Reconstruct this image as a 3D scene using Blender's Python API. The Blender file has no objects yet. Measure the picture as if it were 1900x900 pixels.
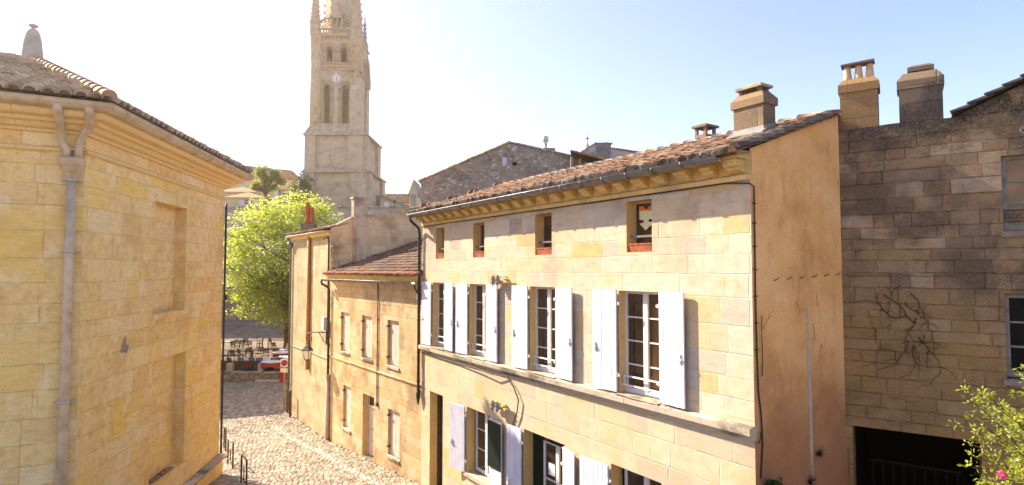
HAZE, EXPO = 0.0009, 1.92
import bpy, math, random
from math import sin, cos, pi, radians, hypot
from mathutils import Vector, Matrix
random.seed(7)
SC = bpy.context.scene
COL = SC.collection
CAM_Z = 7.2
F_PX = 1100.0
PITCH = math.atan(50/1100)

# ------------------------------------------------------------------ surveying helpers
def ray(px, py):
    x = (px-950)/F_PX; z = (450-py)/F_PX
    return x, cos(PITCH)-z*sin(PITCH), sin(PITCH)+z*cos(PITCH)

class Face:
    """a vertical wall plane: s runs along it, o outwards, z up"""
    def __init__(f, a, b):
        f.a = a; f.L = hypot(b[0]-a[0], b[1]-a[1])
        f.t = ((b[0]-a[0])/f.L, (b[1]-a[1])/f.L); f.n = (f.t[1], -f.t[0])
    def P(f, s, o, z):
        return (f.a[0]+f.t[0]*s+f.n[0]*o, f.a[1]+f.t[1]*s+f.n[1]*o, z)
    def px(f, px, py, o=0):
        r = ray(px, py); a = f.P(0, o, 0)
        k = (a[0]*f.n[0]+a[1]*f.n[1])/(r[0]*f.n[0]+r[1]*f.n[1])
        return ((r[0]*k-a[0])*f.t[0]+(r[1]*k-a[1])*f.t[1], CAM_Z+r[2]*k)

def at(px, py, Y):
    r = ray(px, py); k = Y/r[1]; return (r[0]*k, Y, CAM_Z+r[2]*k)
def gnd(px, py, h=0.0):
    r = ray(px, py); k = (h-CAM_Z)/r[2]; return (r[0]*k, r[1]*k, h)

def offset_path(path, o):
    """offset an open plan polyline to its right-hand side, mitred"""
    out = []
    for i, p in enumerate(path):
        ns = []
        if i > 0:
            q = path[i-1]; L = hypot(p[0]-q[0], p[1]-q[1]); ns.append(((p[1]-q[1])/L, -(p[0]-q[0])/L))
        if i < len(path)-1:
            q = path[i+1]; L = hypot(p[0]-q[0], p[1]-q[1]); ns.append(((q[1]-p[1])/L, -(q[0]-p[0])/L))
        if len(ns) == 1: m = ns[0]; k = 1
        else:
            mx, my = ns[0][0]+ns[1][0], ns[0][1]+ns[1][1]; L = hypot(mx, my); m = (mx/L, my/L)
            k = 1/max(.35, m[0]*ns[0][0]+m[1]*ns[0][1])
        out.append((p[0]+m[0]*o*k, p[1]+m[1]*o*k))
    return out

# ------------------------------------------------------------------ mesh builder
ORG = {}
class MB:
    def __init__(s): s.v = []; s.f = []; s.m = []; s.c = []; s.sm = []; s.cuts = [0]
    def cut(s):
        '''the pieces added so far are one object, the next ones another'''
        if len(s.f) > s.cuts[-1]: s.cuts.append(len(s.f))
    def build_each(s, name, mats, parent=None, **kw):
        s.cut(); out = []
        for a, b in zip(s.cuts, s.cuts[1:]):
            q = MB(); mp = {}
            for i in range(a, b):
                for k in s.f[i]:
                    if k not in mp: mp[k] = len(q.v); q.v.append(s.v[k])
                q.f.append(tuple(mp[k] for k in s.f[i])); q.m.append(s.m[i]); q.c.append(s.c[i]); q.sm.append(s.sm[i])
            out.append(q.build(name, mats, parent, **kw))
        return out
    def face(s, pts, mi=0, c=None, smooth=False):
        b = len(s.v); s.v.extend([tuple(p) for p in pts]); s.f.append(tuple(range(b, b+len(pts)))); s.m.append(mi); s.c.append(c); s.sm.append(smooth)
    def hexa(s, P, mi=0, c=None, skip=()):
        """P: 4 bottom corners then 4 top corners, counter-clockwise seen from above"""
        F = [(3,2,1,0),(4,5,6,7),(0,1,5,4),(1,2,6,5),(2,3,7,6),(3,0,4,7)]
        b = len(s.v); s.v.extend([tuple(p) for p in P])
        for i, q in enumerate(F):
            if i in skip: continue
            s.f.append(tuple(b+k for k in q)); s.m.append(mi); s.c.append(c); s.sm.append(False)
    def box(s, x0, x1, y0, y1, z0, z1, mi=0, c=None):
        s.hexa([(x0,y0,z0),(x1,y0,z0),(x1,y1,z0),(x0,y1,z0),(x0,y0,z1),(x1,y0,z1),(x1,y1,z1),(x0,y1,z1)], mi, c)
    def fbox(s, F, s0, s1, o0, o1, z0, z1, mi=0, c=None, dz=0.0):
        """box in a Face frame; dz tilts along s"""
        P = F.P
        s.hexa([P(s0,o1,z0),P(s1,o1,z0+dz),P(s1,o0,z0+dz),P(s0,o0,z0),P(s0,o1,z1),P(s1,o1,z1+dz),P(s1,o0,z1+dz),P(s0,o0,z1)], mi, c)
    def tube(s, path, r, seg=8, mi=0, c=None, cap=True, half=False):
        path = [Vector(p) for p in path]; n = len(path); rs = r if isinstance(r, (list, tuple)) else [r]*n
        b = len(s.v); prev = None
        for i, p in enumerate(path):
            d = (path[min(i+1, n-1)]-path[max(i-1, 0)]).normalized()
            if prev is None: u = d.cross(Vector((0,0,1)) if abs(d.z) < .95 else Vector((1,0,0))).normalized()
            else: u = (prev-d*prev.dot(d)).normalized()
            prev = u; w = d.cross(u)
            for k in range(seg):
                a = 2*pi*k/seg; s.v.append(tuple(p+u*cos(a)*rs[i]+w*sin(a)*rs[i]))
        for i in range(n-1):
            for k in range(seg):
                k2 = (k+1) % seg
                s.f.append((b+i*seg+k, b+i*seg+k2, b+(i+1)*seg+k2, b+(i+1)*seg+k)); s.m.append(mi); s.c.append(c); s.sm.append(True)
        if cap:
            s.f.append(tuple(b+k for k in reversed(range(seg)))); s.m.append(mi); s.c.append(c); s.sm.append(False)
            s.f.append(tuple(b+(n-1)*seg+k for k in range(seg))); s.m.append(mi); s.c.append(c); s.sm.append(False)
    def lathe(s, x, y, prof, seg=16, mi=0, c=None, smooth=True, rot=0.0):
        b = len(s.v); n = len(prof)
        for r, z in prof:
            for k in range(seg):
                a = 2*pi*k/seg+rot; s.v.append((x+r*cos(a), y+r*sin(a), z))
        for i in range(n-1):
            for k in range(seg):
                k2 = (k+1) % seg
                s.f.append((b+i*seg+k, b+i*seg+k2, b+(i+1)*seg+k2, b+(i+1)*seg+k)); s.m.append(mi); s.c.append(c); s.sm.append(smooth)
        s.f.append(tuple(b+k for k in reversed(range(seg)))); s.m.append(mi); s.c.append(c); s.sm.append(False)
        s.f.append(tuple(b+(n-1)*seg+k for k in range(seg))); s.m.append(mi); s.c.append(c); s.sm.append(False)
    def prism(s, poly, z0, z1, mi=0, c=None, top=None):
        """vertical prism over a counter-clockwise plan polygon; top: optional heights per vertex"""
        n = len(poly); b = len(s.v)
        tz = top or [z1]*n
        s.v.extend([(p[0], p[1], z0) for p in poly]); s.v.extend([(p[0], p[1], tz[i]) for i, p in enumerate(poly)])
        s.f.append(tuple(b+k for k in reversed(range(n)))); s.f.append(tuple(b+n+k for k in range(n))); s.m += [mi]*2; s.c += [c]*2; s.sm += [False]*2
        for k in range(n):
            k2 = (k+1) % n; s.f.append((b+k, b+k2, b+n+k2, b+n+k)); s.m.append(mi); s.c.append(c); s.sm.append(False)
    def fprism(s, F, poly, o0, o1, mi=0, c=None):
        """polygon (s,z) on a face extruded from o0 (back) to o1 (front)"""
        n = len(poly); b = len(s.v)
        s.v.extend([F.P(p[0], o0, p[1]) for p in poly]); s.v.extend([F.P(p[0], o1, p[1]) for p in poly])
        s.f.append(tuple(b+k for k in reversed(range(n)))); s.f.append(tuple(b+n+k for k in range(n))); s.m += [mi]*2; s.c += [c]*2; s.sm += [False]*2
        for k in range(n):
            k2 = (k+1) % n; s.f.append((b+k2, b+k, b+n+k, b+n+k2)[::-1]); s.m.append(mi); s.c.append(c); s.sm.append(False)
    def sweep(s, path, prof, mi=0, c=None, smooth=False, closed=True, jit=0):
        """profile [(o,z)] carried along an open plan path (outward = right-hand side)"""
        cols = [offset_path(path, o) for o, z in prof]; n = len(prof); m = len(path); b = len(s.v)
        for i in range(m):
            for k in range(n): s.v.append((cols[k][i][0], cols[k][i][1], prof[k][1]+(random.uniform(-jit, jit) if jit else 0)))
        for i in range(m-1):
            for k in range(n if closed else n-1):
                k2 = (k+1) % n
                s.f.append((b+i*n+k, b+i*n+k2, b+(i+1)*n+k2, b+(i+1)*n+k)); s.m.append(mi); s.c.append(c); s.sm.append(smooth)
        if closed:
            s.f.append(tuple(b+k for k in reversed(range(n)))); s.f.append(tuple(b+(m-1)*n+k for k in range(n))); s.m += [mi]*2; s.c += [c]*2; s.sm += [False]*2
    def build(s, name, mats, parent=None, label=None, cat=None, group=None, kind=None, at0=None):
        if not isinstance(mats, (list, tuple)): mats = [mats]
        if parent is not None: org = ORG[parent]
        elif at0 is not None: org = Vector(at0)
        elif kind == 'structure' or not s.v: org = Vector((0,0,0))
        else:
            xs = [p[0] for p in s.v]; ys = [p[1] for p in s.v]; zs = [p[2] for p in s.v]
            org = Vector(((min(xs)+max(xs))/2, (min(ys)+max(ys))/2, min(zs)))
        me = bpy.data.meshes.new(name)
        uv = []
        for f in s.f:
            p = [Vector(s.v[k]) for k in f]
            nrm = Vector((0,0,0))
            for i in range(len(p)):
                a, b2 = p[i], p[(i+1) % len(p)]; nrm += Vector(((a.y-b2.y)*(a.z+b2.z), (a.z-b2.z)*(a.x+b2.x), (a.x-b2.x)*(a.y+b2.y)))
            if nrm.length > 0: nrm.normalize()
            h = hypot(nrm.x, nrm.y)
            if h > .6:
                tx, ty = -nrm.y/h, nrm.x/h
                uv.extend([(q.x*tx+q.y*ty, q.z) for q in p])
            else: uv.extend([(q.x, q.y) for q in p])
        me.from_pydata([tuple(Vector(p)-org) for p in s.v], [], s.f)
        L = me.uv_layers.new(name='UVMap')
        L.data.foreach_set('uv', [k for q in uv for k in q])
        me.polygons.foreach_set('material_index', s.m)
        me.polygons.foreach_set('use_smooth', s.sm)
        if any(k is not None for k in s.c):
            ca = me.color_attributes.new('tint', 'FLOAT_COLOR', 'CORNER'); vals = []
            for f, k in zip(s.f, s.c):
                k = k or (.5,.5,.5)
                vals.extend([k[0], k[1], k[2], 1.0]*len(f))
            ca.data.foreach_set('color', vals)
        for mt in mats: me.materials.append(mt)
        o = bpy.data.objects.new(name, me); COL.objects.link(o)
        if parent is not None: o.parent = parent
        else: o.location = org
        ORG[o] = org
        tag(o, label, cat, group, kind)
        return o

def tag(o, label=None, cat=None, group=None, kind=None):
    if label: o['label'] = label
    if cat: o['category'] = cat
    if group: o['group'] = group
    if kind: o['kind'] = kind
    return o
def thing(name, label, cat, loc=(0,0,0), group=None):
    o = bpy.data.objects.new(name, None); COL.objects.link(o); o.location = loc; o.empty_display_size = .2
    ORG[o] = Vector(loc); return tag(o, label, cat, group)
def dup(root, loc, rotz=0.0, label=None, scale=1.0):
    r = root.copy(); COL.objects.link(r); r.location = loc; r.rotation_euler = (0,0,rotz); r.scale = (scale,)*3
    if label: r['label'] = label
    for ch in list(root.children):
        c = ch.copy(); COL.objects.link(c); c.parent = r
        for g in ch.children:
            d = g.copy(); COL.objects.link(d); d.parent = c
    return r

def wall_cells(mb, F, s0, s1, z0, z1, ops, depth=.3, mi=0, mj=None, o=0.0, blind=None):
    """flat wall on face F with rectangular openings ops [(s0,s1,z0,z1)] and their reveals"""
    mj = mi if mj is None else mj
    ss = sorted({s0, s1} | {k for q in ops for k in q[:2] if s0 < k < s1}); zs = sorted({z0, z1} | {k for q in ops for k in q[2:4] if z0 < k < z1})
    for a, b in zip(ss, ss[1:]):
        for c, d in zip(zs, zs[1:]):
            ms, mz = (a+b)/2, (c+d)/2
            if any(q[0] < ms < q[1] and q[2] < mz < q[3] for q in ops): continue
            mb.face([F.P(a,o,c), F.P(b,o,c), F.P(b,o,d), F.P(a,o,d)], mi)
    for i, q in enumerate(ops):
        a, b, c, d = q[:4]; dp = q[4] if len(q) > 4 else depth
        mb.face([F.P(a,o,c), F.P(a,o,d), F.P(a,o-dp,d), F.P(a,o-dp,c)], mj)
        mb.face([F.P(b,o,d), F.P(b,o,c), F.P(b,o-dp,c), F.P(b,o-dp,d)], mj)
        mb.face([F.P(a,o,d), F.P(b,o,d), F.P(b,o-dp,d), F.P(a,o-dp,d)], mj)
        mb.face([F.P(b,o,c), F.P(a,o,c), F.P(a,o-dp,c), F.P(b,o-dp,c)], mj)
        if blind is not None and (blind is True or i in blind):
            mb.face([F.P(a,o-dp,c), F.P(b,o-dp,c), F.P(b,o-dp,d), F.P(a,o-dp,d)], mi)

# ------------------------------------------------------------------ materials
class NT:
    def __init__(s, name):
        s.mat = bpy.data.materials.new(name); s.mat.use_nodes = True; s.t = s.mat.node_tree; s.t.nodes.clear()
        s.out = s.t.nodes.new('ShaderNodeOutputMaterial')
    def n(s, typ, **kw):
        nd = s.t.nodes.new('ShaderNode'+typ)
        for k, v in kw.items(): setattr(nd, k, v)
        return nd
    def set(s, sock, v):
        if isinstance(v, bpy.types.NodeSocket): s.t.links.new(v, sock)
        elif isinstance(v, (tuple, list)) and sock.type == 'RGBA': sock.default_value = (*v[:3], 1)
        else: sock.default_value = v
    def math(s, op, a, b=0.0, c=None, clamp=False):
        nd = s.n('Math', operation=op, use_clamp=clamp); s.set(nd.inputs[0], a); s.set(nd.inputs[1], b)
        if c is not None: s.set(nd.inputs[2], c)
        return nd.outputs[0]
    def mix(s, f, a, b, mode='MIX'):
        nd = s.n('Mix', data_type='RGBA', blend_type=mode, clamp_factor=True); s.set(nd.inputs[0], f); s.set(nd.inputs[6], a); s.set(nd.inputs[7], b); return nd.outputs[2]
    def noise(s, vec, scale, detail=4.0, rough=.55, out=0, dim='3D', dist=0.0):
        nd = s.n('TexNoise', noise_dimensions=dim); s.set(nd.inputs['Scale'], scale); nd.inputs['Detail'].default_value = detail; nd.inputs['Roughness'].default_value = rough; nd.inputs['Distortion'].default_value = dist
        if vec is not None: s.set(nd.inputs['Vector'], vec)
        return nd.outputs[out]
    def ramp(s, f, stops, interp='LINEAR'):
        nd = s.n('ValToRGB'); nd.color_ramp.interpolation = interp; e = nd.color_ramp.elements
        while len(e) > 1: e.remove(e[-1])
        for i, (p, c) in enumerate(stops):
            k = e[0] if i == 0 else e.new(p); k.position = p; k.color = (*c[:3], 1) if isinstance(c, (tuple, list)) else (c, c, c, 1)
        s.set(nd.inputs[0], f); return nd.outputs[0]
    def step(s, v, lo, hi):
        nd = s.n('MapRange', interpolation_type='SMOOTHSTEP'); s.set(nd.inputs[0], v); s.set(nd.inputs[1], lo); s.set(nd.inputs[2], hi); return nd.outputs[0]
    def bump(s, h, strength=.5, dist=.01):
        nd = s.n('Bump'); nd.inputs['Strength'].default_value = strength; nd.inputs['Distance'].default_value = dist; s.set(nd.inputs['Height'], h); return nd.outputs[0]
    def bsdf(s, col, rough=.8, normal=None, spec=.3, metal=0.0):
        nd = s.n('BsdfPrincipled'); s.set(nd.inputs['Base Color'], col); s.set(nd.inputs['Roughness'], rough); s.set(nd.inputs['Specular IOR Level'], spec); s.set(nd.inputs['Metallic'], metal)
        if normal is not None: s.set(nd.inputs['Normal'], normal)
        s.t.links.new(nd.outputs[0], s.out.inputs[0]); return nd

def m_plain(name, c, rough=.6, var=.15, scale=6, spec=.3, metal=0.0, bump=.2, c2=None, bd=.004):
    t = NT(name); co = t.n('TexCoord').outputs['Object']
    n = t.noise(co, scale, 5)
    c2 = c2 or tuple(k*(1-var*2) for k in c)
    col = t.mix(t.step(n, .35, .7), c, c2)
    f = t.noise(co, scale*9, 3)
    t.bsdf(col, rough, t.bump(f, bump, bd), spec, metal); return t.mat

def m_ashlar(name, cols, h=.33, w=.62, mortar=(.55,.45,.3), mstr=.5, var=.5, stain=None, stain_amt=.5, stain_lo=.55, bump=.5, rough=.9, streak=0.0, seed=0.0, mw=.008, zgrad=None, lump=.0, hvar=.22, bedk=.35, speck=0, stain2=None):
    """coursed stone: uneven course heights, random block lengths, a colour of its own for each block"""
    t = NT(name); uvn = t.n('UVMap', uv_map='UVMap').outputs[0]
    wn = t.n('VectorMath', operation='SCALE'); t.set(wn.inputs[0], t.n('VectorMath', operation='SUBTRACT').outputs[0]); wn.inputs['Scale'].default_value = .035
    sub = wn.inputs[0].links[0].from_node; t.set(sub.inputs[0], t.noise(uvn, 3.5, 3, out=1)); sub.inputs[1].default_value = (.5,.5,.5)
    ad = t.n('VectorMath', operation='ADD'); t.set(ad.inputs[0], uvn); t.set(ad.inputs[1], wn.outputs[0])
    sp = t.n('SeparateXYZ'); t.set(sp.inputs[0], ad.outputs[0]); u, v = sp.outputs[0], sp.outputs[1]
    v1 = t.math('ADD', t.math('DIVIDE', v, h), t.math('MULTIPLY', t.math('SINE', t.math('MULTIPLY', v, 2.7/h*.33)), hvar)); v1 = t.math('ADD', v1, seed)
    row = t.math('FLOOR', v1); fv = t.math('FRACT', v1)
    wr = t.n('TexWhiteNoise', noise_dimensions='1D'); t.set(wr.inputs['W'], row); rr = wr.outputs['Value']
    u1 = t.math('ADD', t.math('MULTIPLY', t.math('DIVIDE', u, w), t.math('MULTIPLY_ADD', rr, .55, .72)), t.math('MULTIPLY', rr, 37.3))
    u1 = t.math('ADD', u1, t.math('MULTIPLY', t.math('SINE', t.math('ADD', t.math('MULTIPLY', u1, 1.9), t.math('MULTIPLY', row, 3.1))), .3))
    colm = t.math('FLOOR', u1); fu = t.math('FRACT', u1)
    cv = t.n('CombineXYZ'); t.set(cv.inputs[0], colm); t.set(cv.inputs[1], row)
    wc = t.n('TexWhiteNoise', noise_dimensions='2D'); t.set(wc.inputs['Vector'], cv.outputs[0]); cr = wc.outputs['Value']
    du = t.math('MULTIPLY', t.math('MINIMUM', fu, t.math('SUBTRACT', 1.0, fu)), w)
    dv = t.math('MULTIPLY', t.math('MINIMUM', fv, t.math('SUBTRACT', 1.0, fv)), h)
    d = t.math('MINIMUM', du, dv)
    fine = t.noise(uvn, 22, 8, .72); mid = t.noise(uvn, 5, 5, .6); big = t.noise(uvn, .8, 4, .6)
    dd = t.math('ADD', d, t.math('MULTIPLY', t.math('SUBTRACT', fine, .5), .016))
    jw = t.step(t.noise(uvn, 2.3, 4, .6), .35, .62); joint = t.math('MULTIPLY', t.math('SUBTRACT', 1.0, t.step(dd, mw*.35, mw*1.7)), t.math('MULTIPLY_ADD', jw, .8, .2))
    base = t.ramp(cr, [(i/(len(cols)-1), c) for i, c in enumerate(cols)])
    avg = tuple(sum(c[k] for c in cols)/len(cols) for k in range(3))
    base = t.mix(t.math('MULTIPLY_ADD', t.step(mid, .3, .7), -.5*(1-var)-.1, 1.0-(1-var)*.4), avg, base)
    # bedding lines in the stone
    mp = t.n('Mapping'); t.set(mp.inputs[0], uvn); mp.inputs['Scale'].default_value = (1.5, 6, 1)
    bed = t.noise(mp.outputs[0], 2.2, 6, .7)
    bed = t.math('ADD', t.math('MULTIPLY', bed, t.step(cr, .35, .75)), t.math('MULTIPLY', mid, t.math('SUBTRACT', 1.0, t.step(cr, .35, .75))))
    base = t.mix(bedk, base, t.ramp(bed, [(.3, .66), (.5, 1.0), (.7, 1.15)]), 'MULTIPLY')
    base = t.mix(.5, base, t.ramp(fine, [(.25, .62), (.6, 1.08)]), 'MULTIPLY')
    base = t.mix(t.math('MULTIPLY', joint, mstr), base, mortar)
    if stain:
        st = t.step(t.math('ADD', t.math('MULTIPLY', big, .75), t.math('MULTIPLY', fine, .25)), stain_lo, stain_lo+.13)
        base = t.mix(t.math('MULTIPLY', st, stain_amt), base, stain)
    if streak:
        ms = t.n('Mapping'); t.set(ms.inputs[0], uvn); ms.inputs['Scale'].default_value = (5, .35, 1)
        sk = t.step(t.noise(ms.outputs[0], 1.6, 5, .6), .52, .72)
        base = t.mix(t.math('MULTIPLY', sk, streak), base, stain or (.1,.08,.06))
    if zgrad:   # weathering film at the top of an exposed wall: (z_lo, z_hi, colour, amount)
        for (zl, zh, zc, za) in zgrad:
            zz = t.math('ADD', v, t.math('MULTIPLY', t.math('SUBTRACT', mid, .5), 1.1*abs(zh-zl)))
            base = t.mix(t.math('MULTIPLY', t.step(zz, zl, zh), t.math('MULTIPLY', t.step(fine, .2, .55), za)), base, zc)
    if stain2:
        m2 = t.noise(t.n('VectorMath', operation='SCALE').outputs[0], 1.5, 6, .68); vs = m2.node.inputs['Vector'].links[0].from_node; t.set(vs.inputs[0], uvn); vs.inputs['Scale'].default_value = 1.37
        base = t.mix(t.math('MULTIPLY', t.step(m2, .52, .66), stain2[1]), base, stain2[0])
    if speck:   # pale lichen spots and black pits
        sn = t.noise(uvn, 48, 3, .6); base = t.mix(t.math('MULTIPLY', t.step(sn, .60, .66), speck), base, (.45,.41,.35)); base = t.mix(t.math('MULTIPLY', t.step(sn, .40, .35), speck), base, (.025,.02,.018))
    hgt = t.math('ADD', t.math('MULTIPLY', joint, -1.0), t.math('MULTIPLY', fine, .45))
    hgt = t.math('ADD', hgt, t.math('MULTIPLY', cr, .5)); hgt = t.math('ADD', hgt, t.math('MULTIPLY', bed, .4))
    t.bsdf(base, rough, t.bump(hgt, bump, .012+lump), .15); return t.mat

def m_rubble(name, cols, scale=3.2, mortar=(.3,.27,.23), stain=(.1,.09,.08), bump=.8):
    t = NT(name); uv = t.n('UVMap', uv_map='UVMap').outputs[0]
    wv = t.n('VectorMath', operation='MULTIPLY_ADD'); t.set(wv.inputs[0], t.noise(uv, 2.6, 4, .6, out=1)); wv.inputs[1].default_value = (.30,.30,0); t.set(wv.inputs[2], uv)
    mp = t.n('Mapping'); t.set(mp.inputs[0], wv.outputs[0]); mp.inputs['Scale'].default_value = (1, 1.7, 1)
    v = t.n('TexVoronoi', feature='F1', voronoi_dimensions='2D'); t.set(v.inputs['Vector'], mp.outputs[0]); v.inputs['Scale'].default_value = scale
    e = t.n('TexVoronoi', feature='DISTANCE_TO_EDGE', voronoi_dimensions='2D'); t.set(e.inputs['Vector'], mp.outputs[0]); e.inputs['Scale'].default_value = scale
    sp = t.n('SeparateColor'); t.set(sp.inputs[0], v.outputs['Color'])
    base = t.ramp(sp.outputs[0], [(i/(len(cols)-1), c) for i, c in enumerate(cols)])
    fine = t.noise(uv, 22, 5, .7); big = t.noise(uv, .9, 5, .65)
    edge = t.math('SUBTRACT', 1.0, t.step(e.outputs['Distance'], .02, .14))
    base = t.mix(t.math('MULTIPLY', edge, .8), base, mortar)
    base = t.mix(.6, base, t.ramp(fine, [(.25, .5), (.65, 1.2)]), 'MULTIPLY')
    base = t.mix(t.math('MULTIPLY', t.step(big, .5, .68), .55), base, stain)
    t.bsdf(base, .95, t.bump(t.math('ADD', t.math('MULTIPLY', edge, -1.0), t.math('MULTIPLY', fine, .4)), bump, .03), .1); return t.mat

def m_tint(name, rough=.9, dark=(.05,.04,.03), lichen=None, spec=.15, bump=.5, bd=.01, ns=5):
    """takes each piece's own colour from the mesh and weathers it"""
    t = NT(name); c = t.n('VertexColor', layer_name='tint').outputs[0]; co = t.n('TexCoord').outputs['Object']
    n1 = t.noise(co, ns, 6, .65); n2 = t.noise(co, 30, 4, .6); n3 = t.noise(co, 2.2, 4)
    base = t.mix(t.math('MULTIPLY', t.step(n1, .48, .7), .55), c, dark)
    if lichen: base = t.mix(t.math('MULTIPLY', t.step(t.math('ADD', t.math('MULTIPLY', n2, .4), t.math('MULTIPLY', n3, .6)), .56, .64), .8), base, lichen)
    base = t.mix(.4, base, t.ramp(n2, [(.3, .6), (.65, 1.15)]), 'MULTIPLY')
    t.bsdf(base, rough, t.bump(n2, bump, bd), spec); return t.mat

def m_leaf(name, c1, c2, trans=.5, tc=None):
    t = NT(name); g = t.n('VertexColor', layer_name='tint').outputs[0]
    sp = t.n('SeparateColor'); t.set(sp.inputs[0], g)
    col = t.mix(sp.outputs[0], c1, c2)
    d = t.n('BsdfPrincipled'); t.set(d.inputs['Base Color'], col); d.inputs['Roughness'].default_value = .5; d.inputs['Specular IOR Level'].default_value = .25
    tr = t.n('BsdfTranslucent'); t.set(tr.inputs[0], t.mix(sp.outputs[0], tuple(k*.8 for k in tc or c2), tc or c2))
    mx = t.n('MixShader'); mx.inputs[0].default_value = trans; t.t.links.new(d.outputs[0], mx.inputs[1]); t.t.links.new(tr.outputs[0], mx.inputs[2]); t.t.links.new(mx.outputs[0], t.out.inputs[0])
    return t.mat

def m_glass(name, c=(.05,.03,.02), rough=.06, refl=.9):
    t = NT(name); co = t.n('TexCoord').outputs['Object']; n = t.noise(co, 1.3, 2)
    t.bsdf(t.mix(t.step(n, .35, .65), c, tuple(k*.45 for k in c)), rough, t.bump(t.noise(co, 2.0, 1), .01, .01), refl); return t.mat

def m_render(name, cols, dark, streaks=.5, zg=None):
    """flat lime render with vertical wash streaks, patches and scratches"""
    t = NT(name); uv = t.n('UVMap', uv_map='UVMap').outputs[0]
    big = t.noise(uv, .9, 6, .62); fine = t.noise(uv, 30, 5, .7)
    mp = t.n('Mapping'); t.set(mp.inputs[0], uv); mp.inputs['Scale'].default_value = (3.2, .8, 1)
    st = t.noise(mp.outputs[0], 1.7, 7, .68)
    base = t.ramp(big, [(.3, cols[0]), (.5, cols[1]), (.68, cols[2])])
    base = t.mix(t.math('MULTIPLY', t.step(st, .5, .72), streaks), base, dark)
    base = t.mix(t.math('MULTIPLY', t.step(st, .42, .3), .35), base, cols[3])
    base = t.mix(.45, base, t.ramp(fine, [(.3, .7), (.65, 1.12)]), 'MULTIPLY')
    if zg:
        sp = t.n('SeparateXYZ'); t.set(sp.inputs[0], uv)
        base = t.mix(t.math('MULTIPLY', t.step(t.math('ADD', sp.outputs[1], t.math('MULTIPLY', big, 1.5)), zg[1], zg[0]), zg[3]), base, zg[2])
    t.bsdf(base, .95, t.bump(t.math('ADD', t.math('MULTIPLY', fine, .5), st), .5, .012), .1); return t.mat
# ------------------------------------------------------------------ palette
CREAM = [(.56,.46,.34), (.52,.42,.29), (.59,.50,.39), (.53,.44,.33), (.57,.47,.35), (.53,.36,.14), (.56,.48,.37), (.47,.40,.32), (.36,.32,.28), (.57,.48,.37), (.55,.42,.24), (.50,.43,.34)]
M_main = m_ashlar('pale_limestone_blocks', CREAM, .36, .58, (.62,.54,.42), .4, 1.0, stain=(.33,.27,.21), stain_amt=.6, stain_lo=.52, bump=.6, seed=.4, bedk=.6, stain2=((.54,.37,.15), .5), zgrad=[(5.0,4.7,(.56,.42,.23),.35)])
M_jamb = m_ashlar('yellow_limestone_reveal', [(.60,.41,.15), (.64,.46,.20), (.56,.36,.11)], .36, .5, (.5,.38,.2), .5, .8, bump=.35)
M_low = m_ashlar('rough_yellow_limestone', [(.50,.36,.19), (.56,.42,.24), (.45,.32,.17), (.52,.37,.17), (.52,.41,.26), (.58,.45,.28)], .31, .5, (.33,.23,.12), .5, .9, stain=(.24,.155,.07), stain_amt=.7, stain_lo=.48, bump=1.0, streak=.25, stain2=((.62,.52,.38), .45))
M_grey = m_ashlar('grey_beige_limestone', [(.42,.34,.20), (.47,.39,.25), (.37,.29,.16), (.44,.33,.16)], .34, .6, (.28,.23,.17), .5, .8, stain=(.20,.15,.10), stain_amt=.6, stain_lo=.50, bump=.7, streak=.35, stain2=((.50,.40,.26), .4))
M_gold = m_ashlar('golden_limestone_blocks', [(.81,.56,.21), (.84,.61,.26), (.78,.51,.17), (.82,.59,.26), (.84,.57,.12), (.85,.66,.34), (.79,.54,.23)], .44, .85, (.42,.27,.12), .45, .9, stain=(.62,.37,.13), stain_amt=.45, stain_lo=.50, bump=.8, mw=.006, bedk=.6, stain2=((.86,.70,.42), .5))
M_goldtrim = m_ashlar('golden_limestone_moulding', [(.80,.57,.25), (.75,.51,.20)], 3.0, 1.1, (.45,.28,.12), .5, .5, stain=(.38,.27,.13), stain_amt=.3, bump=.25)
M_dark = m_ashlar('weathered_brown_limestone', [(.27,.18,.095), (.31,.21,.11), (.22,.15,.09), (.34,.245,.15), (.24,.165,.10), (.31,.195,.08), (.19,.13,.09), (.40,.31,.21), (.26,.18,.105)], .215, .44, (.28,.18,.085), .5, .8, stain=(.09,.065,.045), stain_amt=.75, stain_lo=.46, bump=1.5, speck=.5, streak=.3, stain2=((.36,.235,.10), .5), zgrad=[(7.1, 6.2, (.30,.185,.06), .55), (9.0, 9.7, (.03,.027,.025), .9)], mw=.007, bedk=.8)
M_tower = m_ashlar('church_limestone', [(.56,.43,.28), (.62,.49,.33), (.50,.38,.25), (.58,.46,.32)], .55, 1.1, (.38,.28,.18), .4, .8, stain=(.28,.22,.16), stain_amt=.6, stain_lo=.5, bump=.5, streak=.15)
M_towtrim = m_plain('carved_church_stone', (.54,.42,.28), .9, .15, 1.5, .1, bump=.6, c2=(.36,.27,.18))
M_rubble = m_rubble('rubble_stone', [(.32,.25,.18), (.42,.34,.25), (.36,.28,.20), (.50,.42,.33), (.26,.19,.13), (.66,.58,.48)], 4.6, bump=1.0)
M_rubble2 = m_rubble('lichen_spotted_plaster', [(.40,.37,.33), (.46,.43,.38), (.34,.31,.27)], 1.5, (.36,.33,.29), (.12,.11,.10), .4)
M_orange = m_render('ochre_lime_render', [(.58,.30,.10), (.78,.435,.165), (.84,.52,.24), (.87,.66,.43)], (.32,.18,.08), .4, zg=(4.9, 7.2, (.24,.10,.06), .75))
M_trimY = m_ashlar('yellow_cornice_stone', [(.70,.49,.17), (.76,.56,.25), (.62,.42,.14), (.72,.54,.28)], 3, .48, (.42,.30,.12), .4, .8, stain=(.34,.25,.13), stain_amt=.5, stain_lo=.5, bump=.7)
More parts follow.
